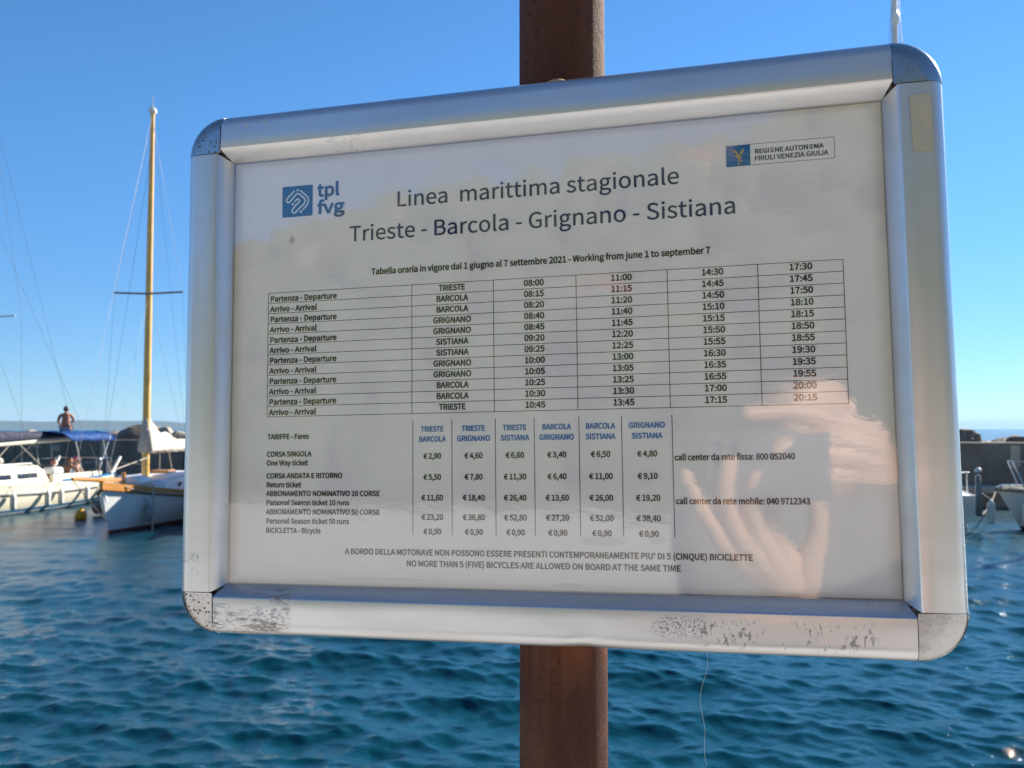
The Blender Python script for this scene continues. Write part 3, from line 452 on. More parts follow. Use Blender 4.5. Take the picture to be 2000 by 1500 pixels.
PROF = [(0.0, -0.0060), (0.0, 0.0020)]
for i in range(1, 9):
    a = i / 8 * math.pi / 2
    PROF.append((0.0085 - 0.0085 * math.cos(a), 0.0020 + 0.0086 * math.sin(a)))
PROF += [(0.0160, 0.0109), (0.0228, 0.0112), (0.0235, 0.0110), (0.0240, 0.0105), (0.0312, 0.0008), (0.0312, -0.0060)]
NP = len(PROF)
def rail(side, dent=False):
    hu, ho = ((0.206, 0.168) if side in 'tb' else (0.142, 0.232))
    bm = bmesh.new(); K = 120; rings = []
    for j in range(K + 1):
        t = j / K * 2 - 1; ring = []
        for s, h in PROF:
            ue = (hu - 0.0003) if s <= 0.0240 else hu - (s - 0.0240) * 5 / 7.2
            u = t * ue; s2 = s; h2 = h
            if dent and s < 0.012 and h > 0:
                g = math.exp(-((u + 0.030) / 0.010) ** 2); s2 += 0.0006 * g; h2 -= 0.0009 * g
            if h > 0: h2 += 0.00012 * math.sin(u * 40 + s * 200)
            o = ho - s2
            p = {'t': (u, o, h2), 'b': (-u, -o, h2), 'l': (-o, u, h2), 'r': (o, -u, h2)}[side]
            ring.append(bm.verts.new(p))
        rings.append(ring)
    for a, b in zip(rings, rings[1:]):
        for k in range(NP): bm.faces.new((a[k], b[k], b[(k + 1) % NP], a[(k + 1) % NP]))
    bm.faces.new(rings[0]); bm.faces.new(list(reversed(rings[-1])))
    bmesh.ops.recalc_face_normals(bm, faces=bm.faces)
    return bm
def corner(sx, sy):
    bm = bmesh.new(); cx, cy = sx * 0.206, sy * 0.142; n = 22
    prof = [(0.0262, -0.0062), (0.0264, 0.0020)]
    for i in range(1, 13):
        a = i / 12 * math.pi / 2
        prof.append((0.0264 - 0.0125 * (1 - math.cos(a)), 0.0020 + 0.0094 * math.sin(a)))
    prof += [(0.009, 0.01165), (0.0004, 0.0118)]
    rings = []
    for j in range(n + 1):
        a = j / n * math.pi / 2
        rings.append([bm.verts.new((cx + sx * r * math.cos(a), cy + sy * r * math.sin(a), z)) for r, z in prof])
    for a, b in zip(rings, rings[1:]):
        for k in range(len(prof) - 1): bm.faces.new((a[k], a[k + 1], b[k + 1], b[k]))
    for ring in (rings[0], rings[-1]):
        lo = bm.verts.new((ring[-1].co.x, ring[-1].co.y, -0.0062)); bm.faces.new(ring + [lo])
    bmesh.ops.recalc_face_normals(bm, faces=bm.faces)
    return bm
sign = thing('notice_board', 'silver snap frame notice board with rounded corner caps bolted to the brown pole', 'notice board')
sign.matrix_world = sign_matrix()
def on_sign(name, bm, mats, smooth=False, label=None, auto=None, parent=None):
    o = mesh_obj(name, bm, mats, parent or sign, smooth, label, auto); return o
on_sign('frame_rail', rail('t'), M_FRAME, True, None, 40)
on_sign('frame_rail', rail('b', True), M_FRAME, True, 'bottom rail with scraped ends and a small dent', 40)
on_sign('frame_rail', rail('l'), M_FRAME, True, None, 40)
on_sign('frame_rail', rail('r'), M_FRAME, True, 'right rail with a leftover sticker patch', 40)
for sx in (-1, 1):
    for sy in (-1, 1): on_sign('corner_cap', corner(sx, sy), M_CAP, True, 'pitted corner cap' if sx < 0 else None, 40)
bm = box((-0.226, -0.162, -0.0100), (0.226, 0.162, -0.0064)); on_sign('back_plate', bm, M_BACK)
# dark rubber blocks showing in the gaps beside the caps
for sx in (-1, 1):
    for sy in (-1, 1): on_sign('corner_gasket', box((min(sx * 0.2042, sx * 0.2085), min(sy * 0.1402, sy * 0.1445), -0.006), (max(sx * 0.2042, sx * 0.2085), max(sy * 0.1402, sy * 0.1445), 0.0052)), M_DARK)
# sticker residue on the right rail
def m_resid():
    n = NT('old_sticker'); v = n.coord(); f = n.noise(v, 160, 4, 0.7)
    n.set(color=n.mix(n.ss(f, 0.35, 0.65), (0.31, 0.32, 0.28), (0.37, 0.35, 0.26)), rough=0.75, normal=n.bump(f, 0.3, 0.0004)); return n.m
bm = bmesh.new(); ob = [(0.2138, 0.1345), (0.2242, 0.1350), (0.2246, 0.1170), (0.2243, 0.1035), (0.2145, 0.1032), (0.2141, 0.1130)]
lo = [bm.verts.new((x, y, 0.0108)) for x, y in ob]; hi = [bm.verts.new((x, y, 0.01155)) for x, y in ob]
bm.faces.new(hi); 
for i in range(len(ob)): bm.faces.new((lo[i], lo[(i + 1) % len(ob)], hi[(i + 1) % len(ob)], hi[i]))
bmesh.ops.recalc_face_normals(bm, faces=bm.faces)
on_sign('sticker_residue', bm, m_resid())

# clear cover sheet: slightly wavy plastic that mirrors the promenade behind the viewer
def m_film():
    n = NT('clear_cover'); v = n.coord('Object')
    fr = n.node('ShaderNodeFresnel'); gm = n.node('ShaderNodeNewGeometry'); n.put(fr.inputs['IOR'], n.math('ADD', n.mul(gm.outputs['Backfacing'], 1 / 1.72 - 1.72), 1.72))
    wv = n.noise(v, 9, 2, 0.5); wr = n.noise(n.coord('Object', scale=(0.6, 1.6, 1), rot=(0, 0, 0.5)), 34, 4, 0.62, 0.8)
    bmp = n.bump(n.math('ADD', n.mul(wv, 0.8), n.mul(n.ss(wr, 0.35, 0.9), 0.05)), 0.4, 0.0014)
    g = n.node('ShaderNodeBsdfGlossy'); g.inputs['Color'].default_value = (1, 1, 1, 1); n.put(g.inputs['Roughness'], n.ss(n.noise(v, 20, 3), 0.3, 0.7, 0.025, 0.055)); n.put(g.inputs['Normal'], bmp)
    t = n.node('ShaderNodeBsdfTransparent'); t.inputs['Color'].default_value = (0.99, 0.99, 0.985, 1)
    mx = n.node('ShaderNodeMixShader'); n.put(mx.inputs[0], fr.outputs[0]); n.L.new(t.outputs[0], mx.inputs[1]); n.L.new(g.outputs[0], mx.inputs[2])
    n.L.new(mx.outputs[0], n.out.inputs['Surface']); n.N.remove(n.b); return n.m
on_sign('cover_sheet', box((-0.2016, -0.1376, 0.0012), (0.2016, 0.1376, 0.0016)), m_film())

# the poster itself
poster = thing('timetable_poster', 'printed sheet with ferry timetable and fares behind the clear cover', 'poster')
poster.matrix_world = sign_matrix()
def m_paper():
    n = NT('paper'); v = n.coord(); x, y, z = n.xyz(v)[0:3]
    edge = n.math('MAXIMUM', n.ss(n.math('ABSOLUTE', x), 0.192, 0.2015), n.ss(n.math('ABSOLUTE', y), 0.1315, 0.1376))
    f = n.noise(v, 26, 4, 0.6)
    # brown stain left of the title and grey smudges at the foot of the sheet
    sx = n.math('ADD', x, 0.1595); sy = n.math('SUBTRACT', y, 0.0835)
    rr = n.math('SQRT', n.math('ADD', n.mul(sx, sx), n.mul(sy, sy, 0.6)))
    st = n.mul(n.ss(n.math('ADD', rr, n.mul(n.noise(v, 300, 3), 0.003)), 0.0022, 0.0045, 1, 0), 0.55)
    def smudge(cx, cy, wx, wy):
        dx = n.mul(n.math('ADD', x, -cx), 1 / wx); dy = n.mul(n.math('ADD', y, -cy), 1 / wy)
        q = n.math('ADD', n.mul(dx, dx), n.mul(dy, dy))
        return n.mul(n.ss(n.math('ADD', q, n.mul(n.noise(v, 160, 3), 0.8)), 0.7, 1.5, 1, 0), 0.22)
    sm = n.math('ADD', smudge(0.040, -0.108, 0.016, 0.0035), n.math('ADD', smudge(0.072, -0.107, 0.006, 0.003), n.math('ADD', smudge(-0.095, -0.1325, 0.04, 0.0012), smudge(0.02, -0.1335, 0.012, 0.0016))))
    c = n.mix(n.ss(f, 0.35, 0.7), (0.80, 0.80, 0.80), (0.84, 0.84, 0.84))
    c = n.mix(n.mul(edge, 0.45), c, (0.42, 0.33, 0.24))
    c = n.mix(st, c, (0.25, 0.13, 0.09)); c = n.mix(n.mul(sm, 1.0), c, (0.32, 0.32, 0.33))
    n.set(color=c, rough=0.6, spec=0.3); return n.m
mesh_obj('paper_sheet', box((-0.205, -0.1405, -0.0006), (0.205, 0.1405, 0.0)), m_paper(), poster)

INK = simple('black_ink', (0.006, 0.006, 0.007), 0.7, var=0.05)
INK_SKY = simple('title_ink_sky_tint', (0.006, 0.018, 0.10), 0.7, var=0.05)  # black ink; the sky's blue reflection is put into its colour
INK_B = simple('blue_ink', (0.008, 0.15, 0.50), 0.5, var=0.05)
INK_S = simple('slate_ink', (0.035, 0.075, 0.14), 0.5, var=0.05)
INK_SQ = simple('logo_blue', (0.006, 0.075, 0.19), 0.5, var=0.05)
INK_RB = simple('emblem_blue', (0.004, 0.13, 0.36), 0.5, var=0.05)
INK_W = simple('logo_white', (0.62, 0.66, 0.68), 0.5, var=0.03)
INK_Y = simple('emblem_gold', (0.46, 0.36, 0.13), 0.5, var=0.1)
G = GLYPHS
ZT = 0.00025
def add_line(cu, text, x, y, width=None, cap=3.3, align='l', small=None):
    """x,y in mm (y up), width in mm; returns nothing, adds splines"""
    u = cap / 770.0 / 1000
    nat = sum(G[c][0] for c in text) * u * 1000
    k = (width / nat) if width else 0.90
    tw = nat * k
    if align == 'c': x = x - tw / 2
    px = x / 1000
    for i, c in enumerate(text):
        adv, pol = G[c]; low = small and i in small
        for P in pol:
            n = len(P) // 2; sp = cu.splines.new('POLY'); sp.points.add(n - 1); sp.use_cyclic_u = True
            f = 0.66 if low else 1.0
            for j in range(n):
                gx, gy = P[2 * j], P[2 * j + 1]
                if low: gx = adv * 0.17 + gx * f; gy = 770 * 0.34 + gy * f
                sp.points[j].co = (px + gx * u * k, y / 1000 + gy * u, 0, 1)
        if low:
            sp = cu.splines.new('POLY'); sp.points.add(3); sp.use_cyclic_u = True
            for j, (gx, gy) in enumerate(((adv * .2, 40), (adv * .8, 40), (adv * .8, 130), (adv * .2, 130))): sp.points[j].co = (px + gx * u * k, y / 1000 + gy * u, 0, 1)
        px += adv * u * k
def print_text(name, lines, ink, bold=0.0, label=None, z=ZT):
    """a printed line: filled letter outlines, thickened by laying the same outlines around a small circle"""
    cu = bpy.data.curves.new('t', 'CURVE'); cu.dimensions = '2D'; cu.fill_mode = 'BOTH'
    for l in lines: add_line(cu, **l)
    o = bpy.data.objects.new('t', cu); col.objects.link(o)
    dg = bpy.context.evaluated_depsgraph_get(); dg.update()
    src = bpy.data.meshes.new_from_object(o.evaluated_get(dg)); bpy.data.objects.remove(o)
    bm = bmesh.new(); K = 8 if bold else 0
    for k in range(K + 1):
        n0 = len(bm.verts); bm.from_mesh(src); bm.verts.ensure_lookup_table()
        r_ = bold / 1000 if k else 0; a_ = 2 * math.pi * k / max(K, 1)
        for v in bm.verts[n0:]: v.co += Vector((r_ * math.cos(a_), r_ * math.sin(a_), 0.000004 * k))
    bpy.data.meshes.remove(src)
    for f in bm.faces: f.material_index = 0
    me = bpy.data.meshes.new(name); bm.to_mesh(me); bm.free(); me.materials.clear(); me.materials.append(ink)
    r = bpy.data.objects.new(name, me); col.objects.link(r); r.parent = poster; r.location = (0, 0, z)
    if label: r['label'] = label
    return r
def quad(bm, x0, y0, x1, y1, z=0):
    bm.faces.new([bm.verts.new((a / 1000, b / 1000, z)) for a, b in ((x0, y0), (x1, y0), (x1, y1), (x0, y1))])
L = lambda text, x, y, width=None, cap=3.3, align='l', small=None: dict(text=text, x=x, y=y, width=width, cap=cap, align=align, small=small)
print_text('title_line', [L('Linea  marittima stagionale', -87.6, 99.6, 177.0, 9.6)], INK_SKY, 0.13)
print_text('title_line', [L('Trieste - Barcola - Grignano - Sistiana', -119.2, 79.4, 240.5, 9.7)], INK_SKY, 0.13)
print_text('validity_line', [L('Tabella oraria in vigore dal 1 giugno al 7 settembre 2021 - Working from june 1 to september 7', -103.9, 57.1, 209.6, 3.75)], INK, 0.19)
# table grid
bm = bmesh.new(); T0, T1, RH = 49.0, -31.4, 80.4 / 12
cols = [-175.6, -76.8, -24.1, 27.0, 80.8, 131.7, 177.6]
for i in range(13):
    yy = T0 - i * RH; quad(bm, cols[0] - .15, yy - 0.16, cols[-1] + .15, yy + 0.16, 0)
for xx in cols: quad(bm, xx - 0.18, T1 - .15, xx + 0.18, T0 + .15, 0.00003)
o = mesh_obj('table_grid', bm, INK, poster); o.location = (0, 0, 0.00015)
stops = 'TRIESTE BARCOLA BARCOLA GRIGNANO GRIGNANO SISTIANA SISTIANA GRIGNANO GRIGNANO BARCOLA BARCOLA TRIESTE'.split()
times = ['08:00 08:15 08:20 08:40 08:45 09:20 09:25 10:00 10:05 10:25 10:30 10:45', '11:00 11:15 11:20 11:40 11:45 12:20 12:25 13:00 13:05 13:25 13:30 13:45',
         '14:30 14:45 14:50 15:10 15:15 15:50 15:55 16:30 16:35 16:55 17:00 17:15', '17:30 17:45 17:50 18:10 18:15 18:50 18:55 19:30 19:35 19:55 20:00 20:15']
times = [t.split() for t in times]
cx = [1.2, 54.0, 106.5, 155.0]
dx = [0, 4, 0.3, 0.3]
for i in range(12):
    yb = T0 - (i + 1) * RH
    ls = [L('Partenza - Departure' if i % 2 == 0 else 'Arrivo - Arrival', -174.2, yb + 1.05, 46.8 if i % 2 == 0 else 33.0, 3.45)]
    ls.append(L(stops[i], -50.6, yb + 1.35 + 0.55, {'TRIESTE': 17.0, 'BARCOLA': 20.6, 'GRIGNANO': 24.5, 'SISTIANA': 20.8}[stops[i]], 3.5, 'c'))
    for k in range(4): ls.append(L(times[k][i], cx[k], yb + 1.9 + k * 0.12, 12.6, 3.5, 'c'))
    print_text('timetable_row', ls, INK, 0.19)
# fares
bm = bmesh.new(); fx = [-76.2, -51.0, -23.6, 0.4, 27.4, 52.5, 81.5]
for xx in fx: quad(bm, xx - 0.2, -105.3, xx + 0.2, -35.5)
o = mesh_obj('fare_rules', bm, INK, poster); o.location = (0, 0, 0.00015)
fc = [(fx[i] + fx[i + 1]) / 2 for i in range(6)]
W = {'TRIESTE': 14.6, 'BARCOLA': 17.4, 'GRIGNANO': 21.0, 'SISTIANA': 17.6}
heads = [('TRIESTE', 'BARCOLA'), ('TRIESTE', 'GRIGNANO'), ('TRIESTE', 'SISTIANA'), ('BARCOLA', 'GRIGNANO'), ('BARCOLA', 'SISTIANA'), ('GRIGNANO', 'SISTIANA')]
print_text('fare_header', [L(h[j], fc[i], -42.7 - 6.1 * j, W[h[j]], 3.1, 'c') for i, h in enumerate(heads) for j in (0, 1)], INK_B, 0.18)
fares = [('2,90 4,60 6,60 3,40 6,50 4,80', -59.2), ('5,50 7,80 11,30 6,40 11,00 9,10', -72.0), ('11,60 18,40 26,40 13,60 26,00 19,20', -84.5), ('23,20 36,80 52,80 27,20 52,00 38,40', -96.2), ('0,90 0,90 0,90 0,90 0,90 0,90', -104.9)]
lab = [[('CORSA SINGOLA', -56.9, 31.2), ('One Way ticket', -62.5, 28.9)], [('CORSA ANDATA E RITORNO', -70.7, 52.5), ('Return ticket', -76.4, 24.3)],
       [('ABBONAMENTO NOMINATIVO 10 CORSE', -81.9, 77.6), ('Personal Season ticket 10 runs', -87.6, 57.2)], [('ABBONAMENTO NOMINATIVO 50 CORSE', -93.4, 77.6), ('Personal Season ticket 50 runs', -99.2, 57.2)], [('BICICLETTA - Bicycle', -105.1, 38.0)]]
for (row, yb), lb in zip(fares, lab):
    ls = [L('€ ' + p, fc[i], yb, 11.4 if len(p) == 4 else 13.9, 3.2, 'c') for i, p in enumerate(row.split())]
    ls += [L(t, -175.4, y, wd, 3.1) for t, y, wd in lb]
    print_text('fare_row', ls, INK, 0.16)
print_text('fare_title', [L('TARIFFE - Fares', -175.0, -45.8, 29.0, 3.1)], INK, 0.16)
print_text('phone_line', [L('call center da rete fissa: 800 052040', 82.4, -61.6, 66.0, 3.3)], INK, 0.16)
print_text('phone_line', [L('call center da rete mobile: 040 9712343', 82.6, -86.4, 73.0, 3.3)], INK, 0.16)
print_text('bicycle_notice', [L("A BORDO DELLA MOTONAVE NON POSSONO ESSERE PRESENTI CONTEMPORANEAMENTE PIU' DI 5 (CINQUE) BICICLETTE", -120.8, -117.6, 245.0, 3.3),
                              L('NO MORE THAN 5 (FIVE) BICYCLES ARE ALLOWED ON BOARD AT THE SAME TIME', -80.4, -124.3, 165.0, 3.3)], INK, 0.16)
# transport logo: blue square with white ribbon, letters beside it
def flat(name, bm, ink, z=0.00018, label=None):
    o = mesh_obj(name, bm, ink, poster); o.location = (0, 0, z)
    if label: o['label'] = label
    return o
bm = bmesh.new(); quad(bm, -166.4, 98.4, -144.9, 118.8); flat('logo_square', bm, INK_SQ)
def stroke(bm, pts, wd, closed=False):
    P = [Vector((a, b, 0)) for a, b in pts]; n = len(P); Lf, Rt = [], []
    for i in range(n):
        a = P[i - 1] if (i > 0 or closed) else P[i]; b = P[(i + 1) % n] if (i < n - 1 or closed) else P[i]
        d = (b - a).normalized(); nn = Vector((-d.y, d.x, 0)) * wd / 2
        Lf.append(bm.verts.new((P[i] + nn) / 1000)); Rt.append(bm.verts.new((P[i] - nn) / 1000))
    for i in range(n if closed else n - 1):
        j = (i + 1) % n; bm.faces.new((Lf[i], Lf[j], Rt[j], Rt[i]))
def disc(bm, x, y, r, n=14):
    bm.faces.new([bm.verts.new(((x + r * math.cos(2 * math.pi * k / n)) / 1000, (y + r * math.sin(2 * math.pi * k / n)) / 1000, 0)) for k in range(n)])
def rnd(pts, r=1.0, steps=5):
    out = [pts[0]]
    for a, b, c in zip(pts, pts[1:], pts[2:]):
        A, B, C = Vector(a), Vector(b), Vector(c)
        p0 = B + (A - B).normalized() * min(r, (A - B).length * .45); p1 = B + (C - B).normalized() * min(r, (C - B).length * .45)
        for k in range(steps + 1):
            t = k / steps; q = p0.lerp(B, t).lerp(B.lerp(p1, t), t); out.append((q.x, q.y))
    return out + [pts[-1]]
def lg(u, v): # picture fractions of the logo square -> mm
    return (-166.4 + 21.5 * (u - 140) / 1185, 118.8 - 20.4 * ((v - (240 - 95 * (u - 140) / 1185)) / 1125))
bm = bmesh.new()
a = [lg(600, 385), lg(430, 560), lg(275, 720), lg(370, 830), lg(480, 740), lg(620, 560), lg(740, 460), lg(860, 520), lg(1060, 700), lg(1000, 850), lg(820, 1000), lg(610, 1220), lg(500, 1110), lg(640, 930), lg(850, 750), lg(740, 650), lg(630, 770)]
stroke(bm, rnd(a, 2.0), 1.15)
stroke(bm, rnd([lg(850, 370), lg(1000, 480), lg(1160, 620), lg(1170, 800), lg(1060, 950), lg(950, 1060)], 2.4), 1.15)
for u, v in ((735, 350), (560, 860), (875, 1135)): disc(bm, *lg(u, v), 0.85)
for u, v in ((600, 385), (630, 770), (850, 370), (950, 1060)): disc(bm, *lg(u, v), 0.57)
flat('logo_ribbon', bm, INK_W, 0.00028)
print_text('logo_letters', [L('tpl', -141.6, 110.6, 15.6, 8.0), L('fvg', -141.6, 99.2, 19.0, 8.0)], INK_S, 0.45)
# regional emblem
bm = bmesh.new()
for q in ((116.1, 106.9, 175.6, 107.15), (116.1, 119.05, 175.6, 119.3), (175.35, 106.9, 175.6, 119.3)): quad(bm, *q)
flat('emblem_border', bm, INK_S)
bm = bmesh.new(); quad(bm, 116.1, 106.9, 129.6, 119.3); flat('emblem_square', bm, INK_RB, 0.00021)
def eg(u, v): return (116.1 + 13.5 * (u - 65) / 410, 119.3 - 12.4 * ((v - (235 - 0.085 * (u - 65))) / 345))
eagle = [[(170, 285), (200, 300), (240, 318), (268, 342), (262, 372), (232, 352), (200, 332), (180, 310)],
         [(375, 265), (372, 300), (352, 345), (318, 382), (296, 388), (300, 350), (322, 305), (348, 280)],
         [(245, 338), (272, 345), (284, 380), (322, 405), (352, 432), (300, 428), (284, 462), (262, 440), (235, 412), (178, 388), (238, 386), (236, 355)],
         [(262, 440), (276, 450), (290, 520), (296, 548), (262, 532), (270, 500)], [(296, 440), (330, 470), (345, 500), (318, 490), (290, 458)]]
bm = bmesh.new()
for P in eagle: bm.faces.new([bm.verts.new((eg(u, v)[0] / 1000, eg(u, v)[1] / 1000, 0)) for u, v in P])
flat('emblem_eagle', bm, INK_Y, 0.00031)
print_text('emblem_letters', [L('REGIONE AUTONOMA', 132.1, 113.4, 37.6, 2.65, small=(4, 13)), L('FRIULI VENEZIA GIULIA', 131.9, 109.3, 40.2, 2.65)], INK_SKY, 0.11)

# ------------------------------------------------------------ pole and clamps
def m_pole():
    n = NT('rusty_painted_steel'); v = n.coord('Object'); x, y, z = n.xyz(v)[0:3]
    a = n.noise(n.coord('Object', scale=(1, 1, 0.12)), 28, 4, 0.6); sp = n.noise(v, 1100, 3, 0.7); b = n.noise(v, 14, 3)
    rust = n.mul(n.ss(z, 1.34, 1.355), n.ss(z, 1.352, 1.372, 1, 0))
    rz = n.mul(n.ss(z, 1.325, 1.365, 0, 1), n.ss(z, 1.37, 1.39, 1, 0), n.ss(n.noise(n.coord('Object', scale=(1, 1, 0.08)), 60, 3, 0.6), 0.42, 0.62), n.ss(z, 1.2, 1.3))
    c = n.mix(n.ss(a, 0.35, 0.7), (0.058, 0.024, 0.018), (0.090, 0.040, 0.029))
    c = n.mix(n.mul(n.ss(b, 0.5, 0.7), 0.5), c, (0.13, 0.062, 0.038))
    c = n.mix(n.mul(rz, 0.75), c, (0.17, 0.06, 0.028))
    c = n.mix(n.mul(n.ss(sp, 0.6, 0.7), 0.35), c, (0.22, 0.15, 0.12))
    pitm = n.ss(n.noise(v, 190, 4, 0.7), 0.55, 0.68); c = n.mix(n.mul(pitm, 0.5), c, (0.028, 0.014, 0.012))
    drip = n.ss(n.noise(n.coord('Object', scale=(1, 1, 0.03)), 90, 3, 0.6), 0.56, 0.68); c = n.mix(n.mul(drip, 0.35), c, (0.11, 0.062, 0.045))
    n.set(color=c, rough=n.ss(sp, 0.3, 0.7, 0.72, 0.9), spec=0.15, normal=n.bump(n.math('SUBTRACT', n.math('ADD', n.mul(sp, 0.6), n.noise(v, 380, 3, 0.6)), n.mul(pitm, 0.6)), 0.8, 0.0011)); return n.m
PX, PY = 0.0350, 0.628
pole = thing('pole', 'rusty brown round steel pole standing on the quay edge', 'pole', (PX, PY, 0))
M_POLE = m_pole()
o = mesh_obj('post_tube', tube([(0, 0, 0.0), (0, 0, 1.0), (0, 0, 2.0), (0, 0, 3.1)], 0.0298, 64), M_POLE, pole, True, auto=50)
mesh_obj('base_flange', lathe([(0.075, 0.0), (0.075, 0.010), (0.034, 0.012), (0.031, 0.03)], 40), M_POLE, pole, True, auto=30)
mesh_obj('pole_cap', lathe([(0.031, 3.08), (0.031, 3.105), (0.02, 3.115), (0.0, 3.118)], 32), M_DARK, pole, True, auto=40)
br = thing('sign_bracket', 'metal clamp bracket holding the notice board to the brown pole', 'bracket', (PX, PY, 0))
M_BR = simple('bracket_zinc', (0.45, 0.45, 0.45), 0.4, 0.8)
M_ORANGE = simple('tan_plastic', (0.55, 0.36, 0.17), 0.5)
for zc in (1.66, 1.45):
    mesh_obj('pole_band', lathe([(0.0302, zc - 0.012), (0.0325, zc - 0.012), (0.0325, zc + 0.012), (0.0302, zc + 0.012)], 40), M_BR, br, True, auto=30)
    mesh_obj('spacer_block', box((-0.03, -0.068, zc - 0.013), (0.03, -0.031, zc + 0.013), 0.002), M_BR, br)
mesh_obj('clamp_knob', lathe([(0.0, 0.0), (0.0085, 0.0005), (0.0108, 0.004), (0.0095, 0.0085), (0.005, 0.0112), (0.0, 0.0118)], 24, axis_pt=(-0.0050, -0.040, 1.7172), sy=0.8), M_ORANGE, br, True, 'tan plastic knob peeking over the frame')
mesh_obj('knob_stem', tube([(-0.0045, -0.042, 1.66), (-0.0045, -0.042, 1.71)], 0.004, 10), M_BR, br, True)
# loose thread hanging from the bottom rail
SM = sign_matrix()
t0 = SM @ Vector((0.0975, -0.1655, 0.0065))
pts = [t0 + Vector((0.0012 * math.sin(i * 0.55) + 0.0022 * math.sin(i * 0.21 + 2.0) - 0.002 + i * 0.00012, 0, -0.0030 * i)) for i in range(22)]
th = mesh_obj('loose_thread', tube(pts, 0.00008, 6), simple('pale_thread', (0.62, 0.60, 0.52), 0.6), None, True)
tag(th, 'thin pale thread dangling from the bottom rail of the notice board', 'thread')

# ------------------------------------------------------------ breakwater wall, ledge, boulders
WA, WB = Vector((-34, 41.0, 0)), Vector((34, 25.2, 0))     # line of the wall
wd = (WB - WA).normalized(); wn = Vector((-wd.y, wd.x, 0))  # wn points away from the viewer
if wn.y < 0: wn = -wn
WL = (WB - WA).length; ang = math.atan2(wd.y, wd.x)
bw = thing('breakwater', 'long dark concrete breakwater wall with a pale landing ledge across the harbour', 'breakwater', (WA.x, WA.y, WATER), ang)
bm = bmesh.new(); n = 17
mesh_obj('mooring_ledge', box((0, 0.0, 0.42), (WL, 2.2, 0.62), 0.03), M_LEDGE, bw)
mesh_obj('ledge_face', box((0, 0.06, -1.6), (WL, 2.2, 0.417)), M_WALL, bw)
for i in range(n):
    x0, x1 = i * WL / n + 0.012, (i + 1) * WL / n - 0.012
    mesh_obj('wall_block', box((x0, 1.6, 0.624), (x1, 2.5, 2.06 + random.uniform(-0.02, 0.02)), 0.03), M_WALL, bw)
for i in range(24):
    x = random.uniform(0, WL)
    mesh_obj('wall_patch', box((x, 1.575, 1.1 + random.uniform(0, 0.6)), (x + random.uniform(0.15, 0.5), 1.606, 1.2 + random.uniform(0.6, 0.8)), 0.01), M_LEDGE, bw)
def boulder_mesh(seed, sz):
    rnd_ = random.Random(seed); bm = bmesh.new(); bmesh.ops.create_icosphere(bm, subdivisions=4, radius=1.0)
    planes = [(Vector((rnd_.gauss(0, 1), rnd_.gauss(0, 1), rnd_.gauss(0, 1))).normalized(), rnd_.uniform(0.6, 0.88)) for _ in range(11)]
    for v in bm.verts:
        d = v.co.normalized(); r = 1.0
        for p, k in planes:
            c = d.dot(p)
            if c > 0.01: r = min(r, k / c)
        r += 0.05 * mnoise.noise(d * 3 + Vector((seed, 0, 0))) + 0.02 * mnoise.noise(d * 11)
        v.co = Vector((d.x * r * sz[0], d.y * r * sz[1], d.z * r * sz[2]))
    me = bpy.data.meshes.new('boulder'); bm.to_mesh(me); bm.free(); return me
protos = {}
def boulder(x, back, z, sz, mat, label, seed):
    key = (seed, mat.name)
    if key not in protos:
        me = boulder_mesh(seed, (1, 1, 1)); me.materials.append(mat); protos[key] = me
    o = bpy.data.objects.new('boulder', protos[key]); col.objects.link(o)
    p = WA + wd * x + wn * back
    o.location = (p.x, p.y, WATER + z); o.rotation_euler = (random.uniform(-.3, .3), random.uniform(-.3, .3), random.uniform(0, 6.28)); o.scale = sz
    tag(o, label, 'boulder', 'boulders heaped behind the breakwater wall'); return o
def wx(px, back=3.2): # distance along the wall seen at a picture column
    k = (px - 1000) / 1780.0
    P0 = WA + wn * back
    return (k * P0.y - P0.x) / (wd.x - k * wd.y)
named = [(222, 1.25, 0.62, M_ROCK, 'dark brown boulder above the wall just right of the blue awning'), (258, 1.5, 0.80, M_ROCK, 'largest dark brown boulder left of the wooden mast'), (288, 1.1, 0.70, M_ROCK, 'dark boulder directly behind the wooden mast'),
         (322, 0.75, 0.72, M_ROCK2, 'pale sunlit boulder right of the wooden mast'), (343, 0.7, 0.62, M_ROCK2, 'pale rounded boulder beside the left edge of the notice board'), (190, 1.0, 0.45, M_ROCK, 'low dark boulder behind the blue awning'),
         (60, 0.6, 0.66, M_ROCK2, 'small pale boulder showing over the navy boom cover'), (8, 0.7, 0.55, M_ROCK3, 'reddish boulder at the left end of the breakwater'), (30, 0.8, 0.45, M_ROCK, 'dark boulder over the left part of the navy boom cover'),
         (1886, 0.8, 0.66, M_ROCK, 'dark grey boulder hard against the right edge of the notice board'), (1922, 0.62, 0.42, M_ROCK3, 'rusty brown boulder right of the notice board'), (1955, 0.62, 0.52, M_ROCK, 'smooth grey boulder above the gap between the two moored boats'), (1995, 0.75, 0.55, M_ROCK, 'grey boulder above the boat at the right edge')]
for i, (px, s, h, m, lb) in enumerate(named):
    boulder(wx(px), 3.3 + (s - 0.6) * .6, 1.55 + h * 0.75 - 0.2, (s, s * 0.9, h), m, lb, 3 + i % 6)
for i in range(34):
    px = 380 + i * 44.5
    s = random.uniform(0.7, 1.2)
    boulder(wx(px), 3.4 + random.uniform(0, .5), 1.6 + random.uniform(0, .25), (s, s, random.uniform(0.5, 0.75)), random.choice([M_ROCK, M_ROCK, M_ROCK2]), 'boulder heaped behind the breakwater wall where the notice board hides it', 3 + i % 6)
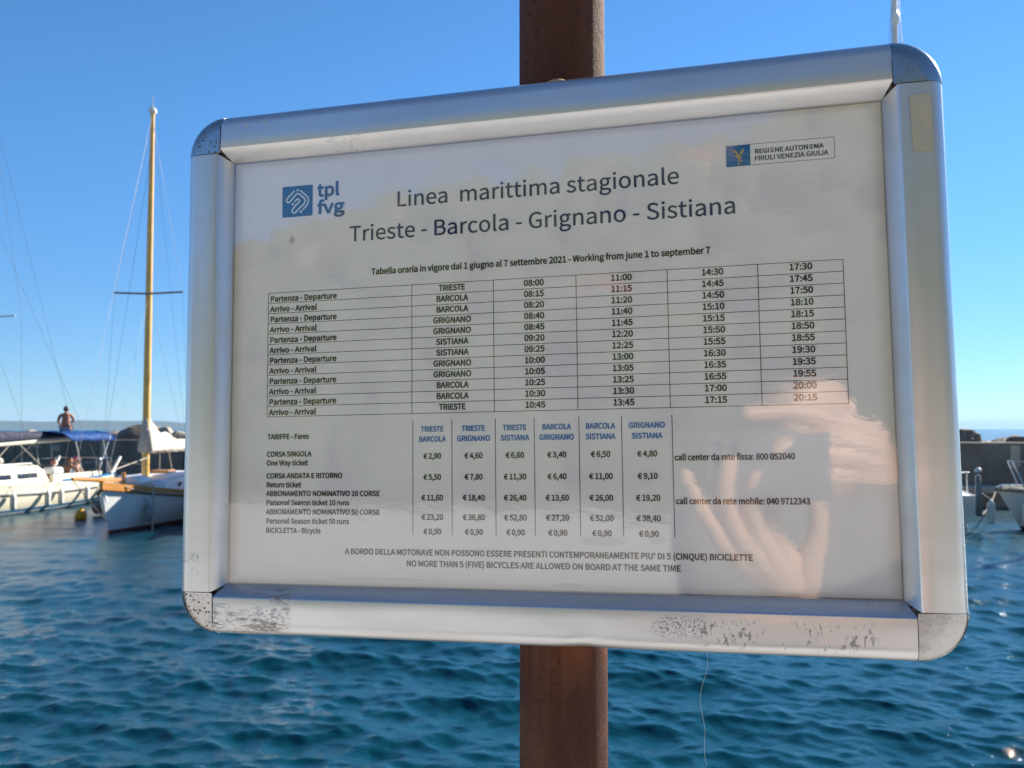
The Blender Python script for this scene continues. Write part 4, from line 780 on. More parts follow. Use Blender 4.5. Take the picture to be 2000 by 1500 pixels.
for i in range(30):
    boulder(1.2 + i * WL / 30 + random.uniform(-.4, .4), 4.8 + random.uniform(0, 1), 1.1 + random.uniform(0, .25), (1.2, 1.2, 0.75), M_ROCK, 'low dark boulder in the rear row of the breakwater heap', 3 + i % 6)

# ------------------------------------------------------------ boats
M_CREAM = None
def paint(name, c, bands=(), rough=0.28):
    """glossy hull paint; bands = [(z0, z1, colour)] painted stripes in boat coordinates"""
    n = NT(name); v = n.coord('Object'); x, y, z = n.xyz(v)[0:3]
    k = n.mix(n.ss(n.noise(v, 2.5, 4, 0.6), 0.35, 0.7), c, tuple(a * 0.93 for a in c))
    for z0, z1, cc in bands: k = n.mix(n.mul(n.math('GREATER_THAN', z, z0), n.math('LESS_THAN', z, z1)), k, cc)
    n.set(color=k, rough=rough); return n.m
M_HULL1 = paint('cream_gelcoat', (0.76, 0.70, 0.56), [(-1, 0.04, (0.10, 0.14, 0.20)), (0.07, 0.155, (0.008, 0.14, 0.33))])
M_HULL2 = paint('white_boat_paint', (0.78, 0.79, 0.80), [(-2, 0.07, (0.20, 0.045, 0.018))])
M_HULL3 = paint('white_gelcoat', (0.74, 0.73, 0.70), [(-1, 0.05, (0.06, 0.06, 0.08))])
M_DECK = simple('deck_cream', (0.74, 0.69, 0.56), 0.5, var=0.04)
M_DECKW = simple('deck_white', (0.78, 0.79, 0.80), 0.45, var=0.03)
M_GLASSD = simple('dark_window', (0.02, 0.025, 0.03), 0.1)
M_BLUES = simple('blue_stripe', (0.03, 0.19, 0.42), 0.35)
M_STEEL = simple('polished_steel', (0.62, 0.62, 0.62), 0.22, 1.0)
M_ALU = simple('mast_alloy', (0.72, 0.72, 0.70), 0.35, 0.5)
M_WHITE = simple('white_plastic', (0.80, 0.79, 0.75), 0.4, var=0.04)
M_NAVY = simple('navy_canvas', (0.012, 0.016, 0.050), 0.85, bump=0.5, bscale=6, bdist=0.05)
M_BLUEC = simple('blue_canvas', (0.010, 0.11, 0.42), 0.7, bump=0.4, bscale=5, bdist=0.05)
M_SAILC = simple('cream_canvas', (0.60, 0.55, 0.47), 0.85, bump=0.8, bscale=5, bdist=0.08)
M_ROPE = simple('rope', (0.42, 0.39, 0.33), 0.9)
M_ROPED = simple('dark_rope', (0.10, 0.10, 0.09), 0.9)
M_WIRE = simple('stay_wire', (0.22, 0.24, 0.27), 0.5, 0.3)
M_FEND = simple('fender_white', (0.74, 0.73, 0.68), 0.5)
M_FENDD = simple('fender_grey', (0.14, 0.15, 0.15), 0.55)
M_FENDB = simple('fender_bluegrey', (0.30, 0.37, 0.42), 0.5)
M_YEL = simple('buoy_yellow', (0.80, 0.42, 0.02), 0.45)
def m_varnish():
    n = NT('varnished_wood'); v = n.coord('Object', scale=(1, 1, 1))
    g = n.noise(n.coord('Object', scale=(0.6, 12, 12)), 4, 4, 0.6)
    n.set(color=n.mix(g, (0.42, 0.17, 0.035), (0.60, 0.29, 0.07)), rough=0.3, coat=0.4); return n.m
M_WOOD = m_varnish()
M_MASTW = simple('mast_pine', (0.86, 0.52, 0.15), 0.35, var=0.1, scale=3)

def hull_fns(L, B, D, fs, fm, fb, rake, tr):
    def hb(t):
        if t < 0.42: return B / 2 * (tr + (1 - tr) * math.sin(math.pi / 2 * t / 0.42))
        return B / 2 * max(0.0, 1 - ((t - 0.42) / 0.58) ** 2.1)
    def zs(t):
        a = fs * (1 - t) * (0.5 - t) / 0.5; b = fm * t * (1 - t) / 0.25; c = fb * t * (t - 0.5) / 0.5
        return a + b + c
    def zk(t): return -D * (0.35 + 0.65 * math.sin(math.pi * min(1, max(0.0, t)))) if t < 0.97 else -D * 0.4
    def X(t, z): return t * L + rake * max(0, t - 0.55) ** 2 / 0.2025 * (z + 0.1)
    return hb, zs, zk, X
def hull(parent, mat, F, deck_mat, n=30, m=12, deck_drop=0.04):
    hb, zs, zk, X = F; bm = bmesh.new(); rows = []
    for i in range(n + 1):
        t = i / n; row = []
        for k in range(-m, m + 1):
            ph = abs(k) / m * math.pi / 2; s = 1 if k > 0 else -1
            z = zk(t) + (zs(t) - zk(t)) * (1 - math.cos(ph)) ** 0.85
            y = hb(t) * math.sin(ph) ** 0.75 * s if k else 0
            row.append(bm.verts.new((X(t, z), y, z)))
        rows.append(row)
    for a, b in zip(rows, rows[1:]):
        for k in range(2 * m): bm.faces.new((a[k], b[k], b[k + 1], a[k + 1]))
    bm.faces.new(rows[0]); bmesh.ops.remove_doubles(bm, verts=bm.verts, dist=0.0005); bmesh.ops.recalc_face_normals(bm, faces=bm.faces)
    o = mesh_obj('hull', bm, mat, parent, True, auto=50)
    bm = bmesh.new(); R0 = []
    for i in range(n + 1):
        t = i / n; z = zs(t) - deck_drop; w_ = max(0.0, hb(t) - 0.012)
        R0.append([bm.verts.new((X(t, z), w_ * q, z + 0.05 * (1 - q * q))) for q in (-1, -.5, 0, .5, 1)])
    for a, b in zip(R0, R0[1:]):
        for k in range(4): bm.faces.new((a[k], b[k], b[k + 1], a[k + 1]))
    bmesh.ops.recalc_face_normals(bm, faces=bm.faces)
    mesh_obj('deck', bm, deck_mat, parent, True)
    return o
def sheer_strip(parent, F, mat, name, z0, z1, out=0.02, n=40, ta=0, tb=1, sides=(-1, 1), below=True):
    hb, zs, zk, X = F; bm = bmesh.new()
    for s in sides:
        rows = []
        for i in range(n + 1):
            t = ta + (tb - ta) * i / n; z = zs(t); y = hb(t)
            rows.append([bm.verts.new((X(t, z) + (out if t > .98 else 0), s * (y + o_), z + zz)) for o_, zz in ((-.01, z1), (out, z1), (out, z0), (-.01, z0))])
        for a, b in zip(rows, rows[1:]):
            for k in range(4): bm.faces.new((a[k], b[k], b[(k + 1) % 4], a[(k + 1) % 4]))
        bm.faces.new(rows[0]); bm.faces.new(list(reversed(rows[-1])))
    bmesh.ops.recalc_face_normals(bm, faces=bm.faces)
    return mesh_obj(name, bm, mat, parent)
def trunk(lo, hi, taper, bev):
    bm = bmesh.new(); bm_box(bm, lo, hi)
    cx, cy = (lo[0] + hi[0]) / 2, (lo[1] + hi[1]) / 2
    for v in bm.verts:
        if v.co.z > (lo[2] + hi[2]) / 2: v.co.y = cy + (v.co.y - cy) * taper; v.co.x = cx + (v.co.x - cx) * (1 - (1 - taper) * 0.6)
    bmesh.ops.bevel(bm, geom=list(bm.edges), offset=bev, segments=3, affect='EDGES'); return bm
def fender(loc, r, h, mat, label, top, group='fenders hung along the boats', axis=None):
    z = h / 2
    f = thing('fender', label, 'fender', loc, 0, group)
    mesh_obj('fender_body', lathe([(0.0, -z), (r * .45, -z + .02), (r * .9, -z + r * .7), (r, -z + r * 1.3), (r, z - r * 1.3), (r * .9, z - r * .7), (r * .4, z - .02), (0.02, z + .03), (0.0, z + .03)], 18), mat, f, True)
    mesh_obj('fender_rope', tube([(0, 0, z + .02), (Vector(top) - Vector(loc))], 0.011, 6), M_ROPE, f)
    return f
def stays(parent, pairs, r=0.007, mat=None, name='stay'):
    for a, b in pairs: mesh_obj(name, tube([a, b], r, 6), mat or M_WIRE, parent)
def W2(boat, p):
    M = Matrix.Translation(boat.location) @ Matrix.Rotation(boat.rotation_euler[2], 4, 'Z'); return M @ Vector(p)

# ---- cream sailing yacht at the left edge; stern in view, bow out of frame towards the viewer
hd = Vector((-0.10, -0.995, 0)).normalized()
A1 = math.atan2(hd.y, hd.x)
# stern centre in the world
Bt = 2.7
b1 = thing('sailing_yacht', 'cream sailing yacht with navy boom cover and blue awning at the left edge', 'sailboat', (-15.05, 32.2, WATER), A1)
F1 = hull_fns(9.6, Bt, 0.5, 0.86, 0.84, 1.12, 0.9, 0.80)
hull(b1, M_HULL1, F1, M_DECK)
sheer_strip(b1, F1, M_DECK, 'toe_rail', -0.02, 0.045, 0.012)
sheer_strip(b1, F1, simple('rub_grey', (0.12, 0.15, 0.20), .5), 'rubbing_line', -0.27, -0.245, 0.02)
sheer_strip(b1, F1, M_BLUES, 'blue_quarter_stripe', 0.046, 0.12, 0.016, ta=0.0, tb=0.36)
# coachroof (local x from the stern)
o = mesh_obj('coachroof', trunk((3.3, -0.88, 0.80), (7.4, 0.88, 1.30), 0.84, 0.07), M_DECK, b1, True, auto=40)
mesh_obj('coachroof_top', trunk((3.5, -0.66, 1.29), (6.9, 0.66, 1.37), 0.9, 0.03), M_DECK, b1, True, auto=40)
for s in (-1, 1):
    for x0, x1 in ((3.9, 4.9), (5.15, 6.1), (6.3, 6.8)):
        bm = bmesh.new(); bm_box(bm, (x0, -0.012, 1.0), (x1, 0.012, 1.17), 0.01)
        for v in bm.verts: v.co.y += s * (0.868 - (v.co.z - 0.80) * 0.28)
        mesh_obj('cabin_window', bm, M_GLASSD, b1)
for s in (-1, 1):
    mesh_obj('cockpit_coaming', box((0.5, s * 0.88 - 0.07, 0.80), (3.32, s * 0.88 + 0.07, 1.06), 0.03), M_DECK, b1)
    mesh_obj('winch', lathe([(0.07, 1.06), (0.06, 1.12), (0.045, 1.16), (0.06, 1.21), (0.0, 1.23)], 14, axis_pt=(2.2, s * 0.88, 0)), M_STEEL, b1, True, auto=40)
mesh_obj('grab_rail', tube([(3.8, 0.55, 1.38), (3.85, 0.55, 1.44), (6.3, 0.55, 1.44), (6.35, 0.55, 1.38)], 0.018, 8), M_WHITE, b1, True)
mesh_obj('deck_locker', trunk((2.3, 0.25, 1.05), (2.9, 0.7, 1.27), 0.9, 0.04), M_DECKW, b1, True, auto=40)
mesh_obj('ventilator', lathe([(0.06, 1.36), (0.06, 1.46), (0.11, 1.5), (0.12, 1.58), (0.07, 1.64), (0, 1.66)], 14, axis_pt=(5.2, 0.42, 0)), M_DECK, b1, True, auto=40)
# mast, boom and rigging
MX = 5.35
mesh_obj('mast', tube([(MX, 0, 0.8), (MX, 0, 12.3)], 0.075, 14), M_ALU, b1, True, auto=50)
mesh_obj('spreader', tube([(MX, -0.92, 5.85), (MX, 0, 5.8), (MX, 0.92, 5.85)], 0.022, 8), M_ALU, b1)
mesh_obj('boom', tube([(MX - 0.1, 0, 2.04), (0.95, 0, 2.18)], 0.092, 12), simple('boom_cream', (0.74, 0.70, 0.58), .35, var=.03), b1, True, auto=50)
bm = bmesh.new(); rows = []
for i in range(17):
    t = i / 16; x = MX - 0.05 - t * 4.15; zz = 2.12 + 0.14 * t; hh = 0.34 - 0.20 * t + 0.02 * math.sin(i * 1.9)
    rows.append([bm.verts.new((x, math.cos(a) * (0.17 - 0.05 * t), zz + max(-0.06, math.sin(a)) * hh)) for a in [2 * math.pi * k / 14 for k in range(14)]])
for a, b in zip(rows, rows[1:]):
    for k in range(14): bm.faces.new((a[k], a[(k + 1) % 14], b[(k + 1) % 14], b[k]))
bm.faces.new(rows[0]); bm.faces.new(rows[-1]); bmesh.ops.recalc_face_normals(bm, faces=bm.faces)
mesh_obj('boom_cover', bm, M_NAVY, b1, True)
stays(b1, [((MX, 0, 12.2), (0.1, 0.0, 1.0)), ((MX, 0, 12.2), (10.3, 0, 1.15)), ((MX, 1.12, 5.85), (MX, 1.25, 0.9)), ((MX, -1.12, 5.85), (MX, -1.25, 0.9)), ((MX, 1.12, 5.85), (MX, 0, 12.1)), ((MX, -1.12, 5.85), (MX, 0, 12.1)),
           ((MX, 0, 5.8), (MX - 1.0, 1.22, 0.88)), ((MX, 0, 9.0), (0.4, 0.9, 0.95))], 0.0045)
stays(b1, [((MX, 0, 1.1), (MX - 1.3, 0, 2.06)), ((0.98, 0, 2.1), (1.3, 0, 1.0)), ((2.8, 0, 2.1), (3.4, 0.5, 1.4)), ((2.8, 0, 2.1), (3.4, -0.5, 1.4)), ((3.7, 0, 2.06), (3.2, 0.4, 1.4))], 0.014, M_ROPE, 'sheet_rope')
# stanchions and guard wires
hb1, zs1 = F1[0], F1[1]
for s in (-1, 1):
    top = []
    for i in range(7):
        t = 0.10 + i * 0.14; x = F1[3](t, zs1(t)); p = (x, s * (hb1(t) - 0.06), zs1(t)); q = (x, s * (hb1(t) - 0.06), zs1(t) + 0.58)
        mesh_obj('stanchion', tube([p, q], 0.012, 6), M_STEEL, b1); top.append(q)
    mesh_obj('guard_wire', tube(top, 0.006, 5), M_STEEL, b1); mesh_obj('guard_wire', tube([Vector(q) - Vector((0, 0, 0.28)) for q in top], 0.006, 5), M_STEEL, b1)
# pushpit, ladder, white horseshoe
mesh_obj('pushpit', tube([(0.95, 1.1, 0.86), (0.95, 1.1, 1.48), (0.1, 1.0, 1.50), (-0.05, 0.5, 1.50), (-0.05, -0.5, 1.50), (0.1, -1.0, 1.50), (0.95, -1.1, 1.48), (0.95, -1.1, 0.86)], 0.016, 8), M_STEEL, b1, True)
for y in (0.98, 0.45, -0.45, -0.98): mesh_obj('pushpit_leg', tube([(0.03, y, 0.84), (0.02, y, 1.5)], 0.014, 6), M_STEEL, b1)
mesh_obj('stern_davit', tube([(0.25, 1.12, 0.95), (-0.30, 1.14, 1.52)], 0.055, 10), M_WHITE, b1, True, auto=40)
mesh_obj('stern_davit', tube([(0.25, -1.12, 0.95), (-0.30, -1.14, 1.52)], 0.055, 10), M_WHITE, b1, True, auto=40)
mesh_obj('swim_ladder', tube([(-0.10, 0.75, 1.35), (-0.14, 0.78, 0.2), (-0.14, 1.08, 0.2), (-0.10, 1.05, 1.35)], 0.016, 8), M_STEEL, b1, True)
for z in (0.35, 0.62, 0.89, 1.16): mesh_obj('ladder_rung', tube([(-0.13, 0.77, z), (-0.13, 1.07, z)], 0.014, 6), M_STEEL, b1)
# awning over the cockpit
for x in (0.25, 1.9):
    for k, (a, b) in enumerate((((x, -1.08, 1.0), (x + 0.25, -0.92, 2.28)), ((x, 1.08, 1.0), (x + 0.25, 0.92, 2.28)))): mesh_obj('awning_leg', tube([a, b], 0.018, 7), M_STEEL, b1)
mesh_obj('awning_leg', tube([(1.0, 1.08, 1.0), (0.05, 0.95, 2.26)], 0.018, 7), M_STEEL, b1)
bm = bmesh.new(); V = []
for i in range(13):
    for j in range(11):
        u, v_ = i / 12, j / 10 * 2 - 1
        V.append(bm.verts.new((-0.35 + u * 2.9, v_ * 1.02, 2.30 + 0.14 * (1 - v_ * v_) - 0.05 * math.sin(u * math.pi * 3) ** 2 + (-0.16 if abs(v_) > .95 else 0) + 0.03 * mnoise.noise(Vector((i * .9, j * .9, 0))))))
for i in range(12):
    for j in range(10): bm.faces.new((V[i * 11 + j], V[(i + 1) * 11 + j], V[(i + 1) * 11 + j + 1], V[i * 11 + j + 1]))
ex = bmesh.ops.solidify(bm, geom=bm.faces[:], thickness=0.012)
mesh_obj('awning', bm, M_BLUEC, b1, True)
def side_pt(F, t, z, s, out):
    hb, zs, zk, X = F
    return (X(t, z), s * (hb(t) + out), z)
S1 = 1   # side facing the viewer's right
fl = [('white fender nearest the left edge of the photo on the cream yacht', .605), ('white fender second from the left edge on the cream yacht', .455), ('white fender third from the left on the cream yacht', .385), ('white fender fourth from the left on the cream yacht', .225)]
for lb, t in fl:
    p = W2(b1, side_pt(F1, t, 0.40, S1, 0.10)); q = W2(b1, side_pt(F1, t, 0.86, S1, 0.0)); fender(p, 0.085, 0.50, M_FEND, lb, q)
t = .085; fender(W2(b1, side_pt(F1, t, 0.42, S1, 0.13)), 0.125, 0.62, M_FENDD, 'fat dark grey fender at the stern of the cream yacht', W2(b1, side_pt(F1, t, 0.86, S1, 0.0)))
t = .035; fender(W2(b1, side_pt(F1, t, 0.50, S1, 0.13)), 0.115, 0.60, M_FEND, 'pale fender beside the dark one at the stern of the cream yacht', W2(b1, side_pt(F1, t, 0.86, S1, 0.0)))
# buoy
by = thing('mooring_buoy', 'round yellow buoy floating between the two sailboats', 'buoy', (-11.95, 25.4, WATER))
mesh_obj('float', lathe([(0.0, -0.10), (0.10, -0.07), (0.155, 0.03), (0.16, 0.10), (0.14, 0.19), (0.07, 0.27), (0.03, 0.31), (0.0, 0.32)], 24), M_YEL, by, True)
mesh_obj('buoy_eye', tube([(0, 0, .30), (0.03, 0, .36), (0, 0, .40), (-0.03, 0, .36), (0, 0, .30)], 0.008, 6), M_STEEL, by)
mesh_obj('buoy_line', tube([(0, 0, -.05), (-0.12, -0.5, -0.4), (-0.2, -0.9, -1.2)], 0.018, 6), M_ROPED, by)

# ---- wooden cutter, bow towards the viewer, beside the notice board
b2 = thing('wooden_cutter', 'white wooden sailboat with varnished mast, bowsprit and cream furled sail', 'sailboat', (-10.15, 28.9, WATER), math.atan2(-0.9955, 0.07))
F2 = hull_fns(6.9, 2.45, 0.45, 0.82, 0.76, 1.20, 0.42, 0.70)
hull(b2, M_HULL2, F2, M_DECKW, deck_drop=0.02)
sheer_strip(b2, F2, M_WOOD, 'rubbing_strake', -0.115, 0.05, 0.035)
sheer_strip(b2, F2, simple('strake_dark_brown', (0.10, 0.035, 0.015), .5), 'strake_bead', -0.14, -0.117, 0.045)  # dark brown bead along the lower edge of the strake
mesh_obj('cabin', trunk((1.5, -0.78, 0.76), (5.15, 0.78, 1.16), 0.86, 0.08), M_DECKW, b2, True, auto=40)
mesh_obj('cabin_roof', trunk((1.4, -0.60, 1.15), (4.3, 0.60, 1.26), 0.8, 0.045), M_DECKW, b2, True, auto=40)
mesh_obj('hatch', trunk((2.55, -0.30, 1.25), (3.25, 0.30, 1.34), 0.92, 0.02), M_WOOD, b2, True, auto=40)
for s in (-1, 1):
    for x in (2.2, 3.0, 3.8): mesh_obj('porthole', tube([(x, s * 0.735, 0.99), (x, s * 0.775, 0.985)], 0.065, 16), M_GLASSD, b2)
mesh_obj('bowsprit', tube([(6.2, 0, 1.22), (6.9, 0, 1.27), (9.15, 0, 1.42)], [0.075, 0.07, 0.035], 12), M_WOOD, b2, True, auto=40)
mesh_obj('bobstay', tube([(9.1, 0, 1.38), (7.0, 0, 0.25)], 0.010, 6), M_ROPED, b2)
mesh_obj('stem_post', tube([(6.72, 0, -0.25), (7.02, 0, 0.5), (7.42, 0, 1.22)], 0.045, 8), M_HULL2, b2, True)
MX2 = 4.35
mesh_obj('mast', tube([(MX2, 0, 0.8), (MX2, 0, 4.0), (MX2, 0, 8.0), (MX2 - 0.02, 0, 11.15)], [0.098, 0.095, 0.078, 0.052], 16), M_MASTW, b2, True, auto=50)
mesh_obj('masthead_fitting', trunk((MX2 - 0.13, -0.10, 11.14), (MX2 + 0.09, 0.10, 11.30), 0.75, 0.03), M_WHITE, b2, True, auto=40)
mesh_obj('masthead_aerial', tube([(MX2, 0, 11.28), (MX2, 0, 11.62)], 0.012, 6), M_WIRE, b2)
mesh_obj('spreader', tube([(MX2 + .02, -0.92, 6.18), (MX2 + .1, 0, 6.15), (MX2 + .02, 0.92, 6.22)], 0.028, 8), M_WIRE, b2)
mesh_obj('boom', tube([(MX2 - 0.05, 0, 1.93), (0.0, 0, 1.98)], 0.05, 10), M_WOOD, b2, True)
bm = bmesh.new(); rows = []; NK = 22
for i in range(31):
    t = i / 30; x = MX2 + 0.10 - t * 4.3; top = 0.66 * (1 - t) ** 2.2 + 0.22 + 0.10 * math.sin(t * 17) * (1 - t); ww = 0.19 - 0.06 * t; row = []
    for k in range(NK):
        a = 2 * math.pi * k / NK; rr = 1 + 0.10 * mnoise.noise(Vector((i * .45, k * .7, 0))); s_ = math.sin(a)
        row.append(bm.verts.new((x + 0.03 * mnoise.noise(Vector((i * .3, k, 5))), math.cos(a) * ww * rr * (1 - 0.45 * max(0, s_)), 1.95 + (s_ * top if s_ > 0 else s_ * (0.10 + 0.03 * math.sin(t * 40)) ) * rr)))
    rows.append(row)
for a, b in zip(rows, rows[1:]):
    for k in range(NK): bm.faces.new((a[k], a[(k + 1) % NK], b[(k + 1) % NK], b[k]))
bm.faces.new(rows[0]); bm.faces.new(rows[-1]); bmesh.ops.recalc_face_normals(bm, faces=bm.faces)
mesh_obj('furled_sail', bm, M_SAILC, b2, True)
stays(b2, [((MX2, 0, 11.1), (9.1, 0, 1.42)), ((MX2, 0, 11.1), (0.1, 0, 1.0)), ((MX2, 0.9, 6.2), (MX2, 1.16, 0.85)), ((MX2, -0.9, 6.2), (MX2, -1.16, 0.85)), ((MX2, .9, 6.2), (MX2, 0, 11.0)), ((MX2, -.9, 6.2), (MX2, 0, 11.0)),
           ((MX2, 0, 6.1), (MX2 - .6, 1.15, 0.85)), ((MX2, 0, 6.1), (7.2, 0, 1.25)), ((MX2, 0, 10.2), (MX2 + .9, -0.9, 0.9))], 0.004)
stays(b2, [((MX2 - 1.2, 0, 1.9), (MX2 - 1.2, 0.0, 1.2)), ((MX2 - 2.0, 0, 1.9), (MX2 - 2.1, 0.1, 1.2)), ((MX2, 0.1, 1.75), (7.2, 0.1, 1.5))], 0.014, M_ROPE, 'halyard')
mesh_obj('bow_rail', tube([(4.6, 0.9, 1.48), (6.2, 0.55, 1.62), (7.2, 0.06, 1.72)], 0.007, 6), M_ROPED, b2)
mesh_obj('mooring_line', tube([(6.1, 0.75, 1.10), (6.16, 0.80, 0.7), (6.2, 0.80, 0.2), (6.25, 0.78, -0.5)], 0.022, 8), M_ROPE, b2)
mesh_obj('rope_swag', tube([(6.95, 0.12, 1.22)] + [tuple(q) for q in sag((6.7, 0.42, 1.05), (4.7, 1.12, 0.80), 0.06)], 0.018, 6), M_ROPE, b2)
mesh_obj('samson_post', tube([(6.0, 0, 1.1), (6.0, 0, 1.42)], 0.05, 8), M_WOOD, b2)
mesh_obj('deck_canvas', trunk((4.9, -0.42, 1.10), (5.9, 0.42, 1.30), 0.7, 0.06), M_DECKW, b2, True, auto=40)
t = .86; fender(W2(b2, side_pt(F2, t, 0.42, 1, 0.10)), 0.085, 0.48, M_FENDB, 'blue grey fender hanging on the white wooden sailboat', W2(b2, side_pt(F2, t, 0.80, 1, 0.0)))

# ---- white sloops moored to the right, mostly hidden by the notice board
def sloop(loc, heading, L, B, mast_h, label, boom_mat, cover=None):
    b = thing('white_sloop', label, 'sailboat', loc, heading, 'white sloops moored to the right')
    F = hull_fns(L, B, 0.5, 0.85, 0.80, 1.05, 0.6, 0.75); hull(b, M_HULL3, F, M_DECKW)
    sheer_strip(b, F, M_GLASSD, 'rubbing_line', -0.10, -0.04, 0.02)
    mesh_obj('coachroof', trunk((L * .3, -B * .3, 0.75), (L * .74, B * .3, 1.20), 0.85, 0.07), M_DECKW, b, True, auto=40)
    for s in (-1, 1):
        bm = bmesh.new(); bm_box(bm, (L * .36, -0.01, 0.92), (L * .6, 0.01, 1.06), 0.006)
        for v in bm.verts: v.co.y += s * (B * .3 - 0.03 - (v.co.z - .75) * .12)
        mesh_obj('cabin_window', bm, M_GLASSD, b)
    mx = L * .56
    mesh_obj('mast', tube([(mx, 0, 0.9), (mx, 0, mast_h)], 0.085, 14), M_WHITE, b, True, auto=50)
    mesh_obj('boom', tube([(mx, 0, 1.75), (L * .08, 0, 1.82)], 0.06, 10), M_ALU, b, True)
    mesh_obj('sail_cover', tube([(mx - .1, 0, 1.98), (L * .35, 0, 1.98), (L * .1, 0, 1.95)], [0.17, 0.14, 0.08], 14), cover or M_SAILC, b, True)
    stays(b, [((mx, 0, mast_h), (0.1, 0, 0.9)), ((mx, 0, mast_h * .95), (L * 1.02, 0, 1.05)), ((mx, 0, mast_h * .9), (mx, B * .47, 0.85)), ((mx, 0, mast_h * .9), (mx, -B * .47, 0.85))], 0.007)
    mesh_obj('spreader', tube([(mx, -.75, mast_h * .52), (mx, .75, mast_h * .52)], 0.022, 8), M_ALU, b)
    P = []
    zb = 1.08
    mesh_obj('pulpit', tube([(L * .90, 0.42, zb - .1), (L * .90, 0.42, zb + .55), (L * 1.04, 0.10, zb + .62), (L * 1.04, -0.10, zb + .62), (L * .90, -0.42, zb + .55), (L * .90, -0.42, zb - .1)], 0.018, 8), M_STEEL, b, True)
    mesh_obj('pulpit_leg', tube([(L * 1.0, 0.12, zb - .05), (L * 1.04, 0.10, zb + .60)], 0.018, 8), M_STEEL, b)
    mesh_obj('pulpit_leg', tube([(L * 1.0, -0.12, zb - .05), (L * 1.04, -0.10, zb + .60)], 0.018, 8), M_STEEL, b)
    mesh_obj('pushpit', tube([(0.9, B * .36, .85), (0.9, B * .36, 1.4), (0, B * .3, 1.42), (0, -B * .3, 1.42), (.9, -B * .36, 1.4), (.9, -B * .36, .85)], 0.015, 8), M_STEEL, b, True)
    return b, F
# sloop behind the board on the right: its stern and mast show
b3, F3 = sloop((10.62, 22.9, WATER), R(75.8), 8.4, 2.5, 18.5, 'white sloop whose mast rises above the top right corner of the notice board', M_ALU)
mesh_obj('masthead_light', lathe([(0.02, 14.85), (0.10, 14.92), (0.125, 15.05), (0.12, 15.2), (0.07, 15.36), (0.0, 15.4)], 16, axis_pt=(8.4 * .56 - .08, 0.0, 0)), simple('lamp_white', (0.9, 0.9, 0.86), 0.3, var=.02), b3, True, 'white bulb fitting high on the mast')
mesh_obj('engine_leg', trunk((-0.26, -0.99, 0.35), (-0.08, -0.85, 1.38), 0.8, 0.03), simple('outboard_grey', (0.25, 0.25, 0.24), .5), b3, True)
mesh_obj('stern_lamp', lathe([(0.0, 1.44), (0.07, 1.45), (0.085, 1.49), (0.05, 1.54), (0, 1.55)], 14, axis_pt=(-0.18, -0.92, 0)), M_WHITE, b3, True)
fender(W2(b3, (-0.14, -1.20, 0.46)), 0.10, 0.58, M_FEND, 'white fender at the stern of the sloop right beside the notice board', W2(b3, (0.05, -1.0, 0.95)))
# boat at the right edge, bow pointing left
b4, F4 = sloop((19.85, 23.6, WATER), R(180 + 4), 7.0, 2.3, 9.0, 'white sloop at the right edge with its bow pointing left and steel pulpit', M_ALU, M_NAVY)
mesh_obj('bow_sail_bag', trunk((5.6, -.4, 1.0), (6.6, .45, 1.26), 0.7, 0.08), M_SAILC, b4, True, auto=40)
mesh_obj('anchor_bow_roller', box((6.95, -0.10, 0.98), (7.55, 0.10, 1.10), 0.02), M_STEEL, b4)
p = W2(b4, (7.05, 0.30, 0.38)); fender(p, 0.135, 0.74, M_FEND, 'tall cream fender at the bow of the boat on the right edge', W2(b4, (6.7, 0.22, 1.0)))
# moored boat directly behind the board, next to the wooden cutter (throws its shadow on it)
b5, F5 = sloop((-6.95, 30.6, WATER), R(-90), 8.0, 2.3, 10.6, 'white sloop hidden behind the notice board beside the wooden sailboat', M_ALU)
mesh_obj('shade_cabin_base', trunk((2.4, -0.95, 0.8), (6.4, 0.95, 1.80), 0.94, 0.06), M_DECKW, b5, True, auto=40)  # tall cabin added to shade the cutter; open sides let sun patches through
mesh_obj('shade_cabin_roof', trunk((2.1, -1.05, 2.42), (6.5, 1.05, 2.78), 0.9, 0.06), M_DECKW, b5, True, auto=40)
for x in (2.5, 3.7, 4.9, 6.2):
    for s in (-1, 1): mesh_obj('shade_cabin_post', tube([(x, s * .88, 1.75), (x, s * .90, 2.45)], 0.05, 8), M_DECKW, b5)
# mooring lines on the right
ml = mesh_obj('mooring_rope', tube(sag(W2(b3, (0.1, -1.0, 0.6)), (15.0, 29.6, WATER + .55), 0.15), 0.022, 6), M_ROPED); tag(ml, 'dark mooring rope running from the hidden sloop to the ledge', 'rope', 'mooring ropes')
ml = mesh_obj('mooring_rope', tube(sag(W2(b3, (0.1, -1.0, 0.35)), (15.6, 29.5, WATER + .55), 0.15), 0.022, 6), M_ROPED); tag(ml, 'lower of the two mooring ropes right of the notice board', 'rope', 'mooring ropes')

